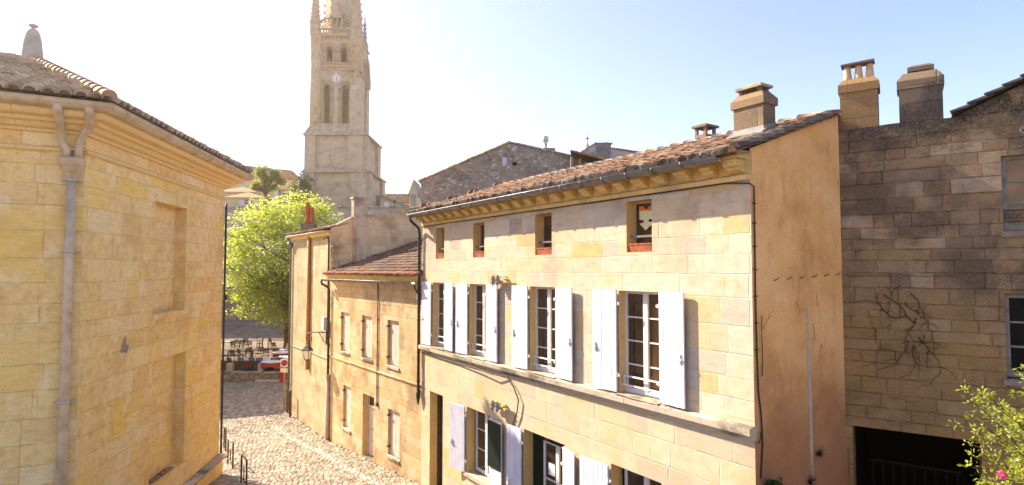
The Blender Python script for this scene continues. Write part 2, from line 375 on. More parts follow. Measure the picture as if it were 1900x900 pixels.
M_string = m_ashlar('worn_sill_stone', [(.48,.41,.31), (.56,.48,.36), (.40,.34,.26)], 3, .9, (.2,.17,.13), .6, .7, stain=(.10,.085,.07), stain_amt=.85, stain_lo=.48, bump=.8)
M_tile = m_tint('canal_tiles', .9, (.055,.045,.04), (.30,.17,.035))
M_tileL = m_tint('pale_canal_tiles', .9, (.34,.23,.14), (.55,.42,.18))
M_zinc = m_plain('zinc', (.22,.21,.21), .45, .2, 5, .4, .5, c2=(.13,.12,.12))
M_zincL = m_plain('pale_zinc', (.60,.47,.31), .55, .2, 4, .3, .3, c2=(.44,.33,.20))
M_muted = m_plain('muted_grey_paint', (.26,.24,.21), .6, .2, 6, .3)
M_white = m_plain('white_shutter_paint', (.66,.66,.74), .55, .05, 4, .3, c2=(.58,.58,.67), bump=.3)
M_frame = m_plain('white_window_paint', (.66,.65,.65), .4, .04, 6, .4)
M_pane = m_glass('window_glass', (.075,.04,.022))
M_black = m_plain('black_metal', (.025,.022,.02), .5, .2, 8, .4)
M_cable = m_plain('dark_cable', (.05,.04,.035), .6, .2, 8)
M_iron = m_plain('rusty_iron', (.16,.11,.09), .7, .3, 12)
M_lead = m_plain('lead_flashing', (.27,.26,.25), .5, .15, 7, .4, .3)
M_terra = m_plain('terracotta', (.42,.12,.055), .8, .2, 9, .2)
M_green = m_plain('dark_green_paint', (.004,.014,.008), .6, .1, 9, .15)
M_wood = m_plain('weathered_wood', (.36,.25,.13), .8, .3, 9, .2, c2=(.17,.115,.06))
M_door = m_plain('dark_brown_door', (.06,.045,.04), .6, .2, 7, .3)
M_pdoor = m_plain('pale_painted_wood', (.60,.50,.42), .6, .1, 5, .3, c2=(.50,.41,.33))
M_porc = m_plain('grey_glazed_ceramic', (.34,.29,.27), .2, .2, 9, .6)
M_void = m_plain('painted_interior_shade', (.012,.010,.008), .9, .1, 2, .05)  # near-black colour stands in for shade inside the barn and wall hole
M_brn_ch = m_ashlar('brown_chimney_stone', [(.20,.14,.085), (.25,.175,.105), (.16,.115,.075)], .3, .7, (.2,.16,.11), .3, .5, stain=(.10,.08,.06), stain_amt=.6, stain_lo=.5, bump=.9, speck=.4)
M_grey_ch = m_ashlar('lichened_chimney_stone', [(.20,.145,.095), (.26,.195,.13), (.15,.11,.075)], .3, .7, (.2,.17,.13), .3, .5, stain=(.06,.05,.045), stain_amt=.8, stain_lo=.47, bump=1.2, speck=.6)
M_och_ch = m_ashlar('ochre_chimney_stone', [(.26,.155,.065), (.31,.19,.085), (.21,.13,.06)], .33, .7, (.3,.22,.13), .3, .5, stain=(.07,.05,.035), stain_amt=.75, stain_lo=.48, bump=1.2, speck=.5)

TILE_COLS = [(.26,.13,.08), (.30,.17,.11), (.20,.12,.085), (.33,.22,.15), (.23,.15,.115), (.17,.115,.09), (.38,.22,.12), (.30,.25,.20)]
def tile_field(mb, poly, e, cols=TILE_COLS, sp=.2, ex=.33, rad=.085, lift=.035, eave_dark=None, seg=5):
    """rows of overlapping half-round tiles over a planar polygon; e = eave direction"""
    poly = [Vector(p) for p in poly]; o = poly[0]; e = Vector(e).normalized()
    nrm = (poly[1]-poly[0]).cross(poly[2]-poly[0]).normalized()
    if nrm.z < 0: nrm = -nrm
    g = nrm.cross(e).normalized()
    if g.z < 0: g = -g
    q = [((p-o).dot(e), (p-o).dot(g)) for p in poly]
    def inside(x, y):
        r = False; j = len(q)-1
        for i in range(len(q)):
            if (q[i][1] > y) != (q[j][1] > y) and x < (q[j][0]-q[i][0])*(y-q[i][1])/(q[j][1]-q[i][1])+q[i][0]: r = not r
            j = i
        return r
    mb.face(poly if (poly[1]-poly[0]).cross(poly[2]-poly[0]).z > 0 else poly[::-1], 0, (.11,.07,.05))
    x0, x1 = min(a for a, b in q), max(a for a, b in q); y0, y1 = min(b for a, b in q), max(b for a, b in q)
    x = x0+sp/2; ci = 0
    while x < x1:
        y = y0; ri = 0; cj = random.uniform(-.02, .02)
        while y < y1:
            if inside(x, y+ex*.45):
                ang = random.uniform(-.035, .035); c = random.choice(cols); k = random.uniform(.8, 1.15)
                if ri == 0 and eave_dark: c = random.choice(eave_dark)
                c = (c[0]*k, c[1]*k, c[2]*k); ln = ex*1.25
                b = len(mb.v); l2 = lift+random.uniform(-.006, .01)
                for jj, (yy, rr, hh) in enumerate(((y-.03+random.uniform(-.02,.02), rad*1.08, l2+.012), (y+ln, rad*.82, l2-.012))):
                    for kk in range(seg+1):
                        a = pi*kk/seg
                        pt = o+e*(x+cj+cos(a)*rr+ang*(yy-y))+g*yy+nrm*(sin(a)*rr*.95+hh-.03); mb.v.append(tuple(pt))
                for kk in range(seg):
                    mb.f.append((b+kk, b+kk+1, b+seg+2+kk, b+seg+1+kk)); mb.m.append(0); mb.c.append(c); mb.sm.append(True)
                # thickness at the open lower end
                b2 = len(mb.v)
                for kk in range(seg+1):
                    a = pi*kk/seg; yy = y-.03
                    mb.v.append(tuple(o+e*(x+cj+cos(a)*rad*.86)+g*yy+nrm*(sin(a)*rad*.75+l2-.03)))
                for kk in range(seg):
                    mb.f.append((b+kk+1, b+kk, b2+kk, b2+kk+1)); mb.m.append(0); mb.c.append((c[0]*.8, c[1]*.8, c[2]*.8)); mb.sm.append(False)
                if ri == 0:   # face closing the first tile's end, the hollow's shade put into its colour
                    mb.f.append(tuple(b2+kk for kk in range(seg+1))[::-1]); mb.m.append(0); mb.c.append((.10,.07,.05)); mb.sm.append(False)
            y += ex; ri += 1
        x += sp; ci += 1

def ridge_tiles(mb, p0, p1, rad=.11, ex=.36, cols=((.50,.30,.18), (.42,.25,.16), (.55,.42,.30))):
    p0, p1 = Vector(p0), Vector(p1); d = (p1-p0); n = max(1, int(d.length/ex)); d.normalize()
    side = d.cross(Vector((0,0,1))).normalized(); up = side.cross(d)
    for i in range(n):
        c = random.choice(cols); k = random.uniform(.8, 1.1); c = tuple(q*k for q in c); b = len(mb.v)
        for yy, rr, hh in ((i*ex-.02, rad*1.1, .012), (i*ex+ex*1.12, rad*.88, -.01)):
            for kk in range(7):
                a = pi*kk/6; mb.v.append(tuple(p0+d*yy+side*cos(a)*rr+up*(sin(a)*rr+hh)))
        for kk in range(6):
            mb.f.append((b+kk, b+kk+1, b+8+kk, b+7+kk)); mb.m.append(0); mb.c.append(c); mb.sm.append(True)
        mb.f.append(tuple(b+kk for kk in range(7))); mb.m.append(0); mb.c.append(tuple(q*.8 for q in c)); mb.sm.append(False)

def gutter(mb, path, r, hooks=0):
    """half-round gutter hung on a plan path [(x,y)] at height z: path items (x,y,z)"""
    pl = [(p[0], p[1]) for p in path]; z = path[0][2]
    prof = []
    for k in range(9):
        a = pi+pi*k/8; prof.append((cos(a)*r, z+sin(a)*r))
    for k in range(9):
        a = 2*pi-pi*k/8; prof.append((cos(a)*r*.86, z+sin(a)*r*.86+.002))
    mb.sweep(pl, prof, smooth=False)
    mb.tube([(q[0], q[1], z) for q in offset_path(pl, r)], .013, 6)
    if hooks:
        for i in range(len(pl)-1):
            a, b = Vector((*pl[i], z)), Vector((*pl[i+1], z)); L = (b-a).length; n = int(L/hooks); d = (b-a).normalized(); nn = Vector((d.y, -d.x, 0))
            for k in range(n):
                c = a+d*(hooks*(k+.5))
                mb.tube([c+nn*cos(t)*(r+.006)+Vector((0,0,1))*sin(t)*(r+.006) for t in [pi+pi*j/8 for j in range(9)]], .011, 5)

def window(F, s0, s1, z0, z1, inset, cols, rows, parent, mat=None, rail=True, fw=.055, pane=None, meet=True, label=None):
    """casement: frame, meeting stiles, glazing bars; pane is a sub-part"""
    mat = mat or M_frame; mb = MB(); o0, o1 = -inset-.05, -inset
    mb.fbox(F, s0, s0+fw, o0, o1, z0, z1); mb.fbox(F, s1-fw, s1, o0, o1, z0, z1)
    mb.fbox(F, s0+fw, s1-fw, o0, o1-.002, z1-fw, z1); mb.fbox(F, s0+fw, s1-fw, o0, o1-.002, z0, z0+fw*1.6)
    sm = (s0+s1)/2; i0, i1, j0, j1 = s0+fw, s1-fw, z0+fw*1.6, z1-fw
    if meet: mb.fbox(F, sm-.055, sm+.055, o0, o1+.012, j0, j1)
    for a, b in ([(i0, sm-.055), (sm+.055, i1)] if meet else [(i0, i1)]):
        for k in range(1, rows): z = j0+(j1-j0)*k/rows; mb.fbox(F, a, b, o0+.01, o1-.01, z-.014, z+.014)
        for k in range(1, cols): s = a+(b-a)*k/cols; mb.fbox(F, s-.014, s+.014, o0+.012, o1-.012, j0, j1)
    w = mb.build('window', mat, parent, label=label)
    g = MB(); g.face([F.P(i0,o0+.02,j0), F.P(i1,o0+.02,j0), F.P(i1,o0+.02,j1), F.P(i0,o0+.02,j1)])
    g.build('pane', pane or M_pane, w)
    c = MB(); c.face([F.P(s0-.02,o0-.35,z0-.05), F.P(s1+.02,o0-.35,z0-.05), F.P(s1+.02,o0-.35,z1+.05), F.P(s0-.02,o0-.35,z1+.05)])
    if rail:
        r = MB()
        for z in (z0+.13, z0+.30): r.fbox(F, s0-.03, s1+.03, -inset+.08, -inset+.10, z, z+.03)
        for s in (s0+.02, s1-.03): r.fbox(F, s, s+.012, -inset+.02, -inset+.08, z0+.13, z0+.33)
        r.build('guard_rail', M_frame, w)
    return w

def shutter(F, s0, s1, z0, z1, parent, o=.045, tilt=0.0, label=None, mat=None, n=5, hinge=True, lead=1):
    """louvreless board shutter folded back on the wall; tilt stands one edge off the wall"""
    mb = MB(); w = (s1-s0)/n
    for k in range(n):
        a, b = s0+k*w+.005, s0+(k+1)*w-.005; q = random.uniform(0, .005)
        oa = o+tilt*(k/n if lead > 0 else 1-k/n); ob = o+tilt*((k+1)/n if lead > 0 else 1-(k+1)/n); P = F.P; zz = random.uniform(0, .006)
        mb.hexa([P(a,oa+.032+q,z0+zz), P(b,ob+.032+q,z0+zz), P(b,ob,z0+zz), P(a,oa,z0+zz), P(a,oa+.032+q,z1), P(b,ob+.032+q,z1), P(b,ob,z1), P(a,oa,z1)])
    om = o+tilt/2
    P = F.P; oa, ob = (o, o+tilt) if lead > 0 else (o+tilt, o)
    mb.hexa([P(s0+.004,oa+.026,z0+.01), P(s1-.004,ob+.026,z0+.01), P(s1-.004,ob+.004,z0+.01), P(s0+.004,oa+.004,z0+.01), P(s0+.004,oa+.026,z1-.01), P(s1-.004,ob+.026,z1-.01), P(s1-.004,ob+.004,z1-.01), P(s0+.004,oa+.004,z1-.01)])
    sh = mb.build('shutter', mat or M_white, parent, label=label)
    if hinge:
        k_ = MB(); sl = s1-.10 if lead > 0 else s0+.06; zl = z0+.38*(z1-z0); ol = o+(tilt if lead > 0 else tilt)+.034
        k_.fbox(F, sl, sl+.035, ol, ol+.018, zl, zl+.16); k_.fbox(F, sl-.03, sl+.065, ol+.004, ol+.03, zl+.05, zl+.075); (k_.build('latch', M_frame, sh) if abs(s0-4.20) > .01 else None)
        h = MB(); s = s1 if lead < 0 else s0; d = 1 if lead < 0 else -1
        for z in (z0+.25*(z1-z0)*.6, z1-.15*(z1-z0)):
            h.cut()
            h.fbox(F, min(s, s+d*.07), max(s, s+d*.07), o+.0, o+.03, z, z+.05); h.fbox(F, s-.012, s+.012, o-.03, o+.045, z-.01, z+.07)
        h.build_each('hinge', M_frame, sh)
    return sh

def pipe_clips(mb, pts, r):
    for p in pts: mb.lathe(p[0], p[1], [(r*1.35, p[2]-.02), (r*1.35, p[2]+.02)], 10)

# ================================================================== 1. THE BIG HOUSE
A, B, J = (-2.82,18.68), (3.60,8.91), (5.73,10.31)
M = Face(A, B); G = Face(B, J)
g_ = 3.0
Jb = (B[0]+.836*g_*1.7, B[1]+.549*g_*1.7); Ab = (A[0]+.836*g_*1.7, A[1]+.549*g_*1.7)
EAVE, RIDGE, RB = 8.95, 9.92, 2.55
house = thing('town_house', 'long pale limestone town house with white board shutters and an ochre rendered end wall', 'house', (0.4, 13.8, 1.0))
attic = [(.95,1.5,7.52,8.44), (3.22,3.82,7.52,8.44), (6.10,6.73,7.53,8.46), (9.05,9.69,7.52,8.47)]
first = [(.76,1.70,4.86,6.81), (3.03,4.03,4.86,6.81), (5.89,6.95,4.86,6.81), (8.83,9.90,4.86,6.80)]
gr = [(.60,1.47,.4,3.52,.35), (2.90,4.20,1.75,3.49,.30), (5.64,7.16,.8,3.50,.35), (8.58,9.85,1.75,3.50,.30)]
mb = MB()
wall_cells(mb, M, 0, M.L, -.3, 8.64, [(*q, .27) for q in attic]+[(*q, .22) for q in first]+gr, mj=1)
mb.build('wall', [M_main, M_jamb], house)
mb = MB()
zb = -.3
GL = G.L
mb.face([G.P(0,0,zb), G.P(GL,0,zb), G.P(GL,0,9.03+.345*GL), G.P(0,0,9.03)])
# far side of the gable and the back, closed
P4 = G.P(GL,0,0); Q4 = (A[0]+.836*GL, A[1]+.549*GL)
mb.face([(P4[0],P4[1],zb), (Q4[0],Q4[1],zb), (Q4[0],Q4[1],9.85), (P4[0],P4[1],9.85)])
RA = (A[0]+.836*2.55, A[1]+.549*2.55)
mb.face([(Q4[0],Q4[1],zb), (A[0],A[1],zb), (A[0],A[1],8.93), (Q4[0],Q4[1],8.95)])
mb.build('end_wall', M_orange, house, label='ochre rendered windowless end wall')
mb = MB()   # pale vertical filled crack, and a line of iron hooks
s_, z_ = G.px(1497, 572)
mb.tube([G.P(s_-.015,.004,z_), G.P(s_,.004,6.0), G.P(s_+.02,.004,5.0), G.P(s_+.03,.004,3.4)], [.012,.028,.034,.034], 6)
mb.build('render_patch', m_plain('grey_mortar', (.48,.40,.33), .9, .1, 9, .1), house)
mb = MB()
for k in range(6): mb.cut(); mb.tube([G.P(.55+.36*k,0,7.03+.015*k), G.P(.55+.36*k,.05,7.04+.015*k), G.P(.60+.36*k,.05,7.07+.015*k)], .008, 5)
mb.build_each('wall_hook', M_iron, house)
# cornice: slab on a row of rounded modillions
mb = MB()
ln = lambda o: [M.P(0, o, 0)[:2], M.P(M.L, o, 0)[:2]]
mb.sweep(ln(0), [(-.05,8.56),(.05,8.56),(.06,8.63),(.03,8.66),(-.05,8.66)])
mb.sweep(ln(0), [(-.05,8.66),(.05,8.66),(.05,8.86),(.28,8.87),(.30,8.89),(.30,8.92),(.34,8.95),(.34,8.99),(-.05,8.99)])
n = 24
for k in range(n):
    s = .15+k*(M.L-.3)/(n-1); j = random.uniform(-.015, .015); w = .115+random.uniform(-.012, .012)
    prof = [(.05,8.865),(.27,8.865),(.275,8.80),(.25,8.765),(.20,8.75),(.165,8.71),(.11,8.675),(.05,8.665)]
    P = M.P; b = len(mb.v); m_ = len(prof)
    for sgn in (-1, 1):
        for o, z in prof: mb.v.append(P(s+j+sgn*w, o+random.uniform(-.008,.008)-.0, z-.002+random.uniform(-.004,.004)))
    mb.f.append(tuple(b+i for i in range(m_))); mb.f.append(tuple(b+m_+i for i in reversed(range(m_)))); mb.m += [0]*2; mb.c += [None]*2; mb.sm += [False]*2
    for i in range(m_):
        i2 = (i+1) % m_; mb.f.append((b+i2, b+i, b+m_+i, b+m_+i2)); mb.m.append(0); mb.c.append(None); mb.sm.append(False)
mb.build('cornice', M_trimY, house)
mb = MB()   # sill course under the first-floor windows
mb.sweep(ln(0), [(-.05,4.66),(.05,4.66),(.06,4.72),(.12,4.74),(.13,4.84),(.05,4.87),(-.05,4.87)])
for q in first: mb.fbox(M, q[0]+.01, q[1]-.01, -.22, .125, 4.865, 4.885)
mb.build('string_course', M_string, house)
mb = MB(); gutter(mb, [(*M.P(-.05,.44,0)[:2], 8.90), (*M.P(M.L-.22,.44,0)[:2], 8.93)], .085, .62)
gu = mb.build('gutter', M_zinc, house)
mb = MB(); mb.tube([M.P(.0,.44,8.84), M.P(.02,.42,8.72), M.P(.0,.14,8.5), M.P(-.04,.09,8.35), M.P(-.05,.09,6.9), M.P(-.05,.09,3.45)], .045, 10)
for z in (8.2, 7.4, 6.4, 5.6, 4.6, 3.7): mb.lathe(*M.P(-.05,.09,0)[:2], [(.06,z),(.06,z+.04)], 10)
mb.lathe(*M.P(-.05,.09,0)[:2], [(.02,3.0),(.07,3.25),(.075,3.45)], 10)
mb.build('downpipe', M_cable, gu)
# windows
for i, q in enumerate(first): 
    window(M, q[0], q[1], q[2]+.03, q[3], .16, 1, 4, house)
    M_curt = None
for i, q in enumerate(attic):
    window(M, q[0], q[1], q[2], q[3], .20, 1, 1, house, mat=M_zincL, rail=False, fw=.04, meet=False)
    mb = MB(); mb.fbox(M, q[0], q[1], -.12, -.09, q[2]+.27, q[2]+.31); mb.build('guard_bar', M_zinc, house)
    pl = MB(); a, b, z = q[0]+.07, q[1]-.01, q[2]+.004; P = M.P
    pl.hexa([P(a+.02,-.02,z), P(b-.02,-.02,z), P(b-.02,-.15,z), P(a+.02,-.15,z), P(a,0,z+.13), P(b,0,z+.13), P(b,-.17,z+.13), P(a,-.17,z+.13)])
    pl.fbox(M, a-.012, b+.005, -.178, .008, z+.13, z+.155)
    pl.build('window_box', M_terra, label=['empty terracotta window box in the leftmost small attic window', 'empty terracotta window box in the second small attic window from the left', 'empty terracotta window box in the third small attic window from the left', 'empty terracotta window box below the orange and cream window decoration'][i], cat='window box', group='terracotta boxes in the attic windows')
# shutters, first floor
SH = [(.13,.76,-1,0), (1.70,2.27,1,.05), (2.44,3.03,-1,.03), (4.03,4.60,1,.03), (5.26,5.89,-1,.02), (6.95,7.55,1,.04), (8.21,8.83,-1,.05), (9.90,10.47,1,.03)]
for a, b, ld, tl in SH: shutter(M, a, b, 4.90, 6.82, house, tilt=tl, lead=ld)
# ground floor
shutter(M, 2.27, 2.90, 1.75, 3.50, house, tilt=.12, lead=-1)
sh = shutter(M, 4.20, 4.82, 1.70, 3.46, house, tilt=.03, lead=1)
mb = MB(); mb.fbox(M, 4.20, 4.80, .10, .125, 2.30, 3.42); mb.build('notice_panel', M_green, sh, label='blank dark green board fixed on the shutter')
shutter(M, 5.06, 5.62, 1.2, 3.50, house, tilt=.03, lead=-1)
shutter(M, 7.18, 7.68, .9, 3.48, house, tilt=.10, lead=1)
shutter(M, 7.80, 8.57, 1.4, 3.47, house, tilt=.05, lead=-1, n=6)
window(M, 3.02, 4.18, 1.80, 3.49, .22, 1, 3, house, rail=False)
window(M, 8.72, 9.85, 1.80, 3.50, .22, 1, 3, house, rail=False)
mb = MB(); mb.fbox(M, .60, .75, -.35, -.25, .4, 3.52); mb.fbox(M, .60, 1.47, -.34, -.26, 2.95, 3.03); mb.fbox(M, .75, 1.47, -.33, -.29, .4, 2.95)
for k in range(3): mb.fbox(M, .85, 1.35, -.29, -.275, .7+.75*k, 1.3+.75*k)
d = mb.build('door', M_door, house, label='dark brown street door with a glazed fanlight')
mb = MB(); mb.fbox(M, .75, 1.47, -.335, -.325, 3.03, 3.52); mb.build('pane', M_pane, d)
mb = MB(); mb.fbox(M, 5.64, 6.08, -.30, -.26, .8, 3.50); mb.fbox(M, 6.08, 7.16, -.31, -.2, 3.33, 3.50)
mb.fbox(M, 5.66, 6.05, -.262, -.25, 1.0, 2.0); mb.fbox(M, 5.66, 6.05, -.262, -.25, 2.1, 3.4)
dg = mb.build('shop_door', M_green, house, label='dark green panelled surround of the glazed door')
window(M, 6.08, 7.14, .8, 3.33, .24, 1, 3, house, rail=False, label='white glazed double door inside the green surround')
mb = MB(); mb.fbox(M, 6.27, 6.50, -.245, -.24, 2.60, 2.86); mb.build('paper_notice', M_frame, house, label='small white sheet of paper on the glazed door')
mb = MB(); mb.fbox(M, 6.25, 6.36, -.2, -.15, 3.38, 3.46); mb.build('alarm_lamp', m_plain('red_plastic', (.5,.02,.03), .3, .05), house)
mb = MB()
for q in (gr[1], gr[3]): mb.cut(); mb.fbox(M, q[0]-.04, q[1]+.04, -.3, .07, 1.66, 1.755)
mb.build_each('window_sill', M_string, house)
# insulator racks on the facade
for (sa, sb, z) in ((4.37,5.10,6.93), (4.36,5.06,3.86)):
    mb = MB()
    for dz in (-.05, .06): mb.fbox(M, sa, sb, .10, .15, z+dz, z+dz+.045)
    for s in (sa+.12, sb-.12): mb.fbox(M, s-.015, s+.015, 0, .12, z-.02, z+.04)
    rk = mb.build('insulator_rack', bpy.data.materials.get('pale_old_wood') or m_plain('pale_old_wood', (.58,.42,.19), .8, .2, 9, .2), house, label='old wooden rack holding two ceramic insulators')
    for s in (sa+.20, sa+.42):
        mb = MB(); x, y, _ = M.P(s, .20, 0)
        mb.lathe(x, y, [(.012,z-.14),(.025,z-.10),(.055,z-.08),(.06,z-.03),(.035,z-.01),(.055,z+.02),(.05,z+.07),(.03,z+.09),(.04,z+.11),(.015,z+.14)], 10)
        mb.fbox(M, s-.012, s+.012, .12, .2, z, z+.02); mb.build('insulator', M_porc, rk)
# cables
def wander(pts, amp=.01, n=3):
    out = []
    for a, b in zip(pts, pts[1:]):
        for k in range(n):
            t = k/n; out.append(tuple(a[i]+(b[i]-a[i])*t+(random.uniform(-amp, amp)) for i in range(3)))
    out.append(pts[-1]); return out
mb = MB()
pts = [M.P(s, .03 if s < 11.5 else .05, 8.555-.012*abs(sin(s*1.7))) for s in [0.05+.4*k for k in range(29)]]
pts += [M.P(M.L+.01,.05,8.50), G.P(.05,.03,8.46), G.P(.06,.02,7.6), G.P(.05,.02,6.9), G.P(.06,.02,6.0), G.P(.08,.02,5.4), G.P(.14,.02,5.0), G.P(.16,.02,4.6), G.P(.10,.02,4.1)]
mb.tube(pts, .012, 6)
for z in (8.2,7.9,7.55,7.2,6.8,6.4,6.0): mb.tube([G.P(.03,0,z), G.P(.03,.035,z), G.P(.09,.035,z), G.P(.09,0,z)], .008, 5)
mb.build('cable', M_cable, house)
mb = MB(); c_ = [(.05,4.62,.03), (1.2,4.60,.03), (2.6,4.60,.05), (3.6,4.62,.10), (4.4,4.58,.12)]
c_ = [M.P(a,o,z) for a,z,o in c_]+[M.P(*(lambda q:(q[0],.06,q[1]))(M.px(x,y))) for x, y in ((943,697),(957,718),(966,742),(963,765),(954,790),(952,830),(951,870))]
mb.tube(c_, .016, 6); mb.build('cable', M_cable, house)
mb = MB()
mb.tube([G.P(.20,.02,6.5), G.P(.17,.03,6.3), G.P(.20,.02,5.9), G.P(.18,.02,5.6)], .006, 5); mb.cut(); mb.tube([G.P(.02,.04,4.62), G.P(.07,.05,4.70), G.P(.10,.03,4.78)], .010, 5)
mb.build_each('loose_wire', M_cable, house)
# roof
mb = MB()
eP = lambda s, o, z: M.P(s, o, z)
e0, e1 = eP(-.15,.42,8.93), eP(M.L+.05,.42,8.93); r1, r0 = eP(M.L+.03,-RB,RIDGE+.02), eP(.75,-RB,RIDGE+.02)
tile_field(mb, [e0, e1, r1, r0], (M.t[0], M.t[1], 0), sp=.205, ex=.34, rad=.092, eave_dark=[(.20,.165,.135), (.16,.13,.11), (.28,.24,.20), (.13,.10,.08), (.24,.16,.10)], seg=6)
tile_field(mb, [eP(-.15,-RB,8.93), e0, r0], (M.n[0], M.n[1], 0), sp=.205, ex=.34, rad=.09)
mb.face([r0, r1, eP(M.L+.1,-RB-.02,9.6), eP(-.15,-RB-.02,8.9)], 0, (.22,.13,.09))
# verge tiles laid down the gable edge, and the underside board
pr = [Vector(eP(M.L+.08,.45,8.97)), Vector(eP(M.L+.06,-RB,RIDGE+.04))]
ridge_tiles(mb, pr[0], pr[1], .085, .30, [(.20,.155,.12), (.14,.11,.09), (.26,.21,.165), (.26,.15,.09)])
ridge_tiles(mb, eP(M.L+.04,.45,8.92), eP(M.L+.04,-RB,RIDGE-.01), .07, .30, [(.30,.19,.10), (.20,.12,.08)])
mb.face([eP(0,.38,8.90), eP(M.L+.06,.38,8.90), eP(M.L+.06,-.02,8.98), eP(0,-.02,8.98)], 0, (.2,.12,.07))
roof = mb.build('roof', M_tile, house)
mb = MB(); ridge_tiles(mb, r0, r1, .115, .38, [(.58,.36,.22), (.50,.42,.34), (.62,.45,.30)]); ridge_tiles(mb, e0, r0, .10, .36, [(.20,.15,.12), (.30,.2,.13)])
mb.build('ridge', M_tile, roof)
# chimney on the roof
s0, s1, o0, o1 = 10.62, 11.20, -1.45, -1.10
mb = MB(); mb.fbox(M, s0, s1, o0, o1, 9.35, 10.06)
def taper(mb, F, s0, s1, o0, o1, z0, z1, k, mi=0):
    P = F.P; mb.hexa([P(s0,o1,z0),P(s1,o1,z0),P(s1,o0,z0),P(s0,o0,z0),P(s0+k,o1-k,z1),P(s1-k,o1-k,z1),P(s1-k,o0+k,z1),P(s0+k,o0+k,z1)], mi)
mb.fbox(M, s0-.035, s1+.035, o0-.035, o1+.035, 10.02, 10.15); taper(mb, M, s0-.035, s1+.035, o0-.035, o1+.035, 10.15, 10.28, .10)
for s in (s0+.08, s1-.14): 
    for o in (o0+.05, o1-.11): mb.fbox(M, s, s+.06, o, o+.06, 10.27, 10.34)
ch = mb.build('chimney', M_brn_ch, roof, label='squat stone chimney with a slotted cap near the gable')
mb = MB(); mb.fbox(M, s0+.03, s1-.03, o0+.0, o1-.0, 10.34, 10.385); taper(mb, M, s0+.05, s1-.05, o0+.02, o1-.02, 10.385, 10.44, .10); mb.build('cap_slab', m_plain('lichened_slab', (.38,.32,.2), .95, .2, 9, .1, bump=.6, c2=(.22,.2,.16)), ch)
mb = MB(); P = M.P; zz = lambda o: 8.95+(.42-o)*.347
k = .012
mb.hexa([P(s0-k,o1+k,zz(o1)-.02),P(s1+k,o1+k,zz(o1)-.02),P(s1+k,o0-k,zz(o0)-.02),P(s0-k,o0-k,zz(o0)-.02),P(s0-k,o1+k,zz(o1)+.16),P(s1+k,o1+k,zz(o1)+.16),P(s1+k,o0-k,zz(o0)+.14),P(s0-k,o0-k,zz(o0)+.14)])
mb.hexa([P(s0-.07,o1+.12,zz(o1)+.03),P(s1+.07,o1+.12,zz(o1)+.03),P(s1+.07,o1,zz(o1)+.07),P(s0-.07,o1,zz(o1)+.07),P(s0-.07,o1+.12,zz(o1)+.05),P(s1+.07,o1+.12,zz(o1)+.05),P(s1+.07,o1,zz(o1)+.11),P(s0-.07,o1,zz(o1)+.11)])
mb.build('flashing', M_lead, ch)
# little brick chimney behind the ridge
mb = MB(); mb.fbox(M, 8.33, 8.63, -3.2, -2.85, 9.6, 10.22)
for s in (8.33,8.57):
    for o in (-3.2,-2.91): mb.fbox(M, s, s+.06, o, o+.06, 10.22, 10.38)
c2 = mb.build('chimney', m_plain('brown_brick', (.30,.17,.10), .9, .2, 9, .1, c2=(.2,.13,.09)), roof, label='small brick chimney with an open cap behind the ridge')
mb = MB(); mb.fbox(M, 8.28, 8.68, -3.25, -2.8, 10.38, 10.43); taper(mb, M, 8.33, 8.63, -3.2, -2.85, 10.43, 10.47, .06); mb.build('cap_slab', M_grey_ch, c2)

# paper decoration in the right-hand attic window
W0, W1, Z0, Z1 = 9.36, 9.65, 7.9, 8.43
root = thing('window_decoration', 'orange, black and cream cut-out paper decoration inside the rightmost small attic window', 'decoration', M.P(9.4,-.19,7.8))
def ff(px, py): s, z = M.px(px, py, -.19); return (s, z)
zc = lambda pts: [ff(1100+a/2.648, 180+b/2.648) for a, b in pts]
mb = MB(); mb.fprism(M, zc([(228,537),(228,560),(290,556),(290,533)])[::-1], -.192, -.189); mb.build('orange_band', m_plain('orange_paper', (.70,.16,.02), .8, .03), root)
mb = MB(); mb.fprism(M, zc([(229,560),(230,603),(250,605),(250,617),(230,622),(259,655),(290,628),(290,613),(275,612),(275,601),(290,599),(290,557)]), -.190, -.186); mb.build('cream_shape', m_plain('cream_paper', (.62,.60,.32), .8, .03), root)
mb = MB(); mb.fprism(M, zc([(244,533),(262,553),(283,531)]), -.187, -.184); mb.build('dark_notch', m_plain('dark_paper', (.05,.03,.02), .8, .03), root)

# hanging pot and dead tufts on the ochre wall
root = thing('hanging_plant', 'dark wall pot of trailing green leaves at the foot of the ochre wall', 'plant', G.P(.26,.12,3.9))
x, y, _ = G.P(.26,.13,0); mb = MB(); mb.lathe(x, y, [(.06,3.80),(.11,3.86),(.14,3.98),(.13,3.98),(.10,3.93)], 14); mb.build('pot', M_black, root)
def leafy(mb, c, rx, ry, rz, n, size, shell=.0, tl=(0,1)):
    for _ in range(n):
        while True:
            p = Vector((random.uniform(-1,1), random.uniform(-1,1), random.uniform(-1,1)))
            if shell < p.length <= 1: break
        q = Vector(c)+Vector((p.x*rx, p.y*ry, p.z*rz)); a = Vector((random.uniform(-1,1), random.uniform(-1,1), random.uniform(-.6,.8))).normalized()
        b = a.cross(Vector((random.uniform(-1,1), random.uniform(-1,1), random.uniform(-1,1)))).normalized(); s = size*random.uniform(.6,1.3); k = random.uniform(*tl)
        mb.face([q-a*s*.5, q+b*s*.28, q+a*s*.5, q-b*s*.28], 0, (k,k,k))
M_leafd = m_leaf('dark_green_leaves', (.03,.06,.015), (.08,.14,.03), .3)
mb = MB(); leafy(mb, (x, y, 4.0), .13, .12, .08, 160, .06); leafy(mb, (x+.05, y-.06, 4.08), .05, .05, .08, 40, .05); mb.build('leaves', M_leafd, root)
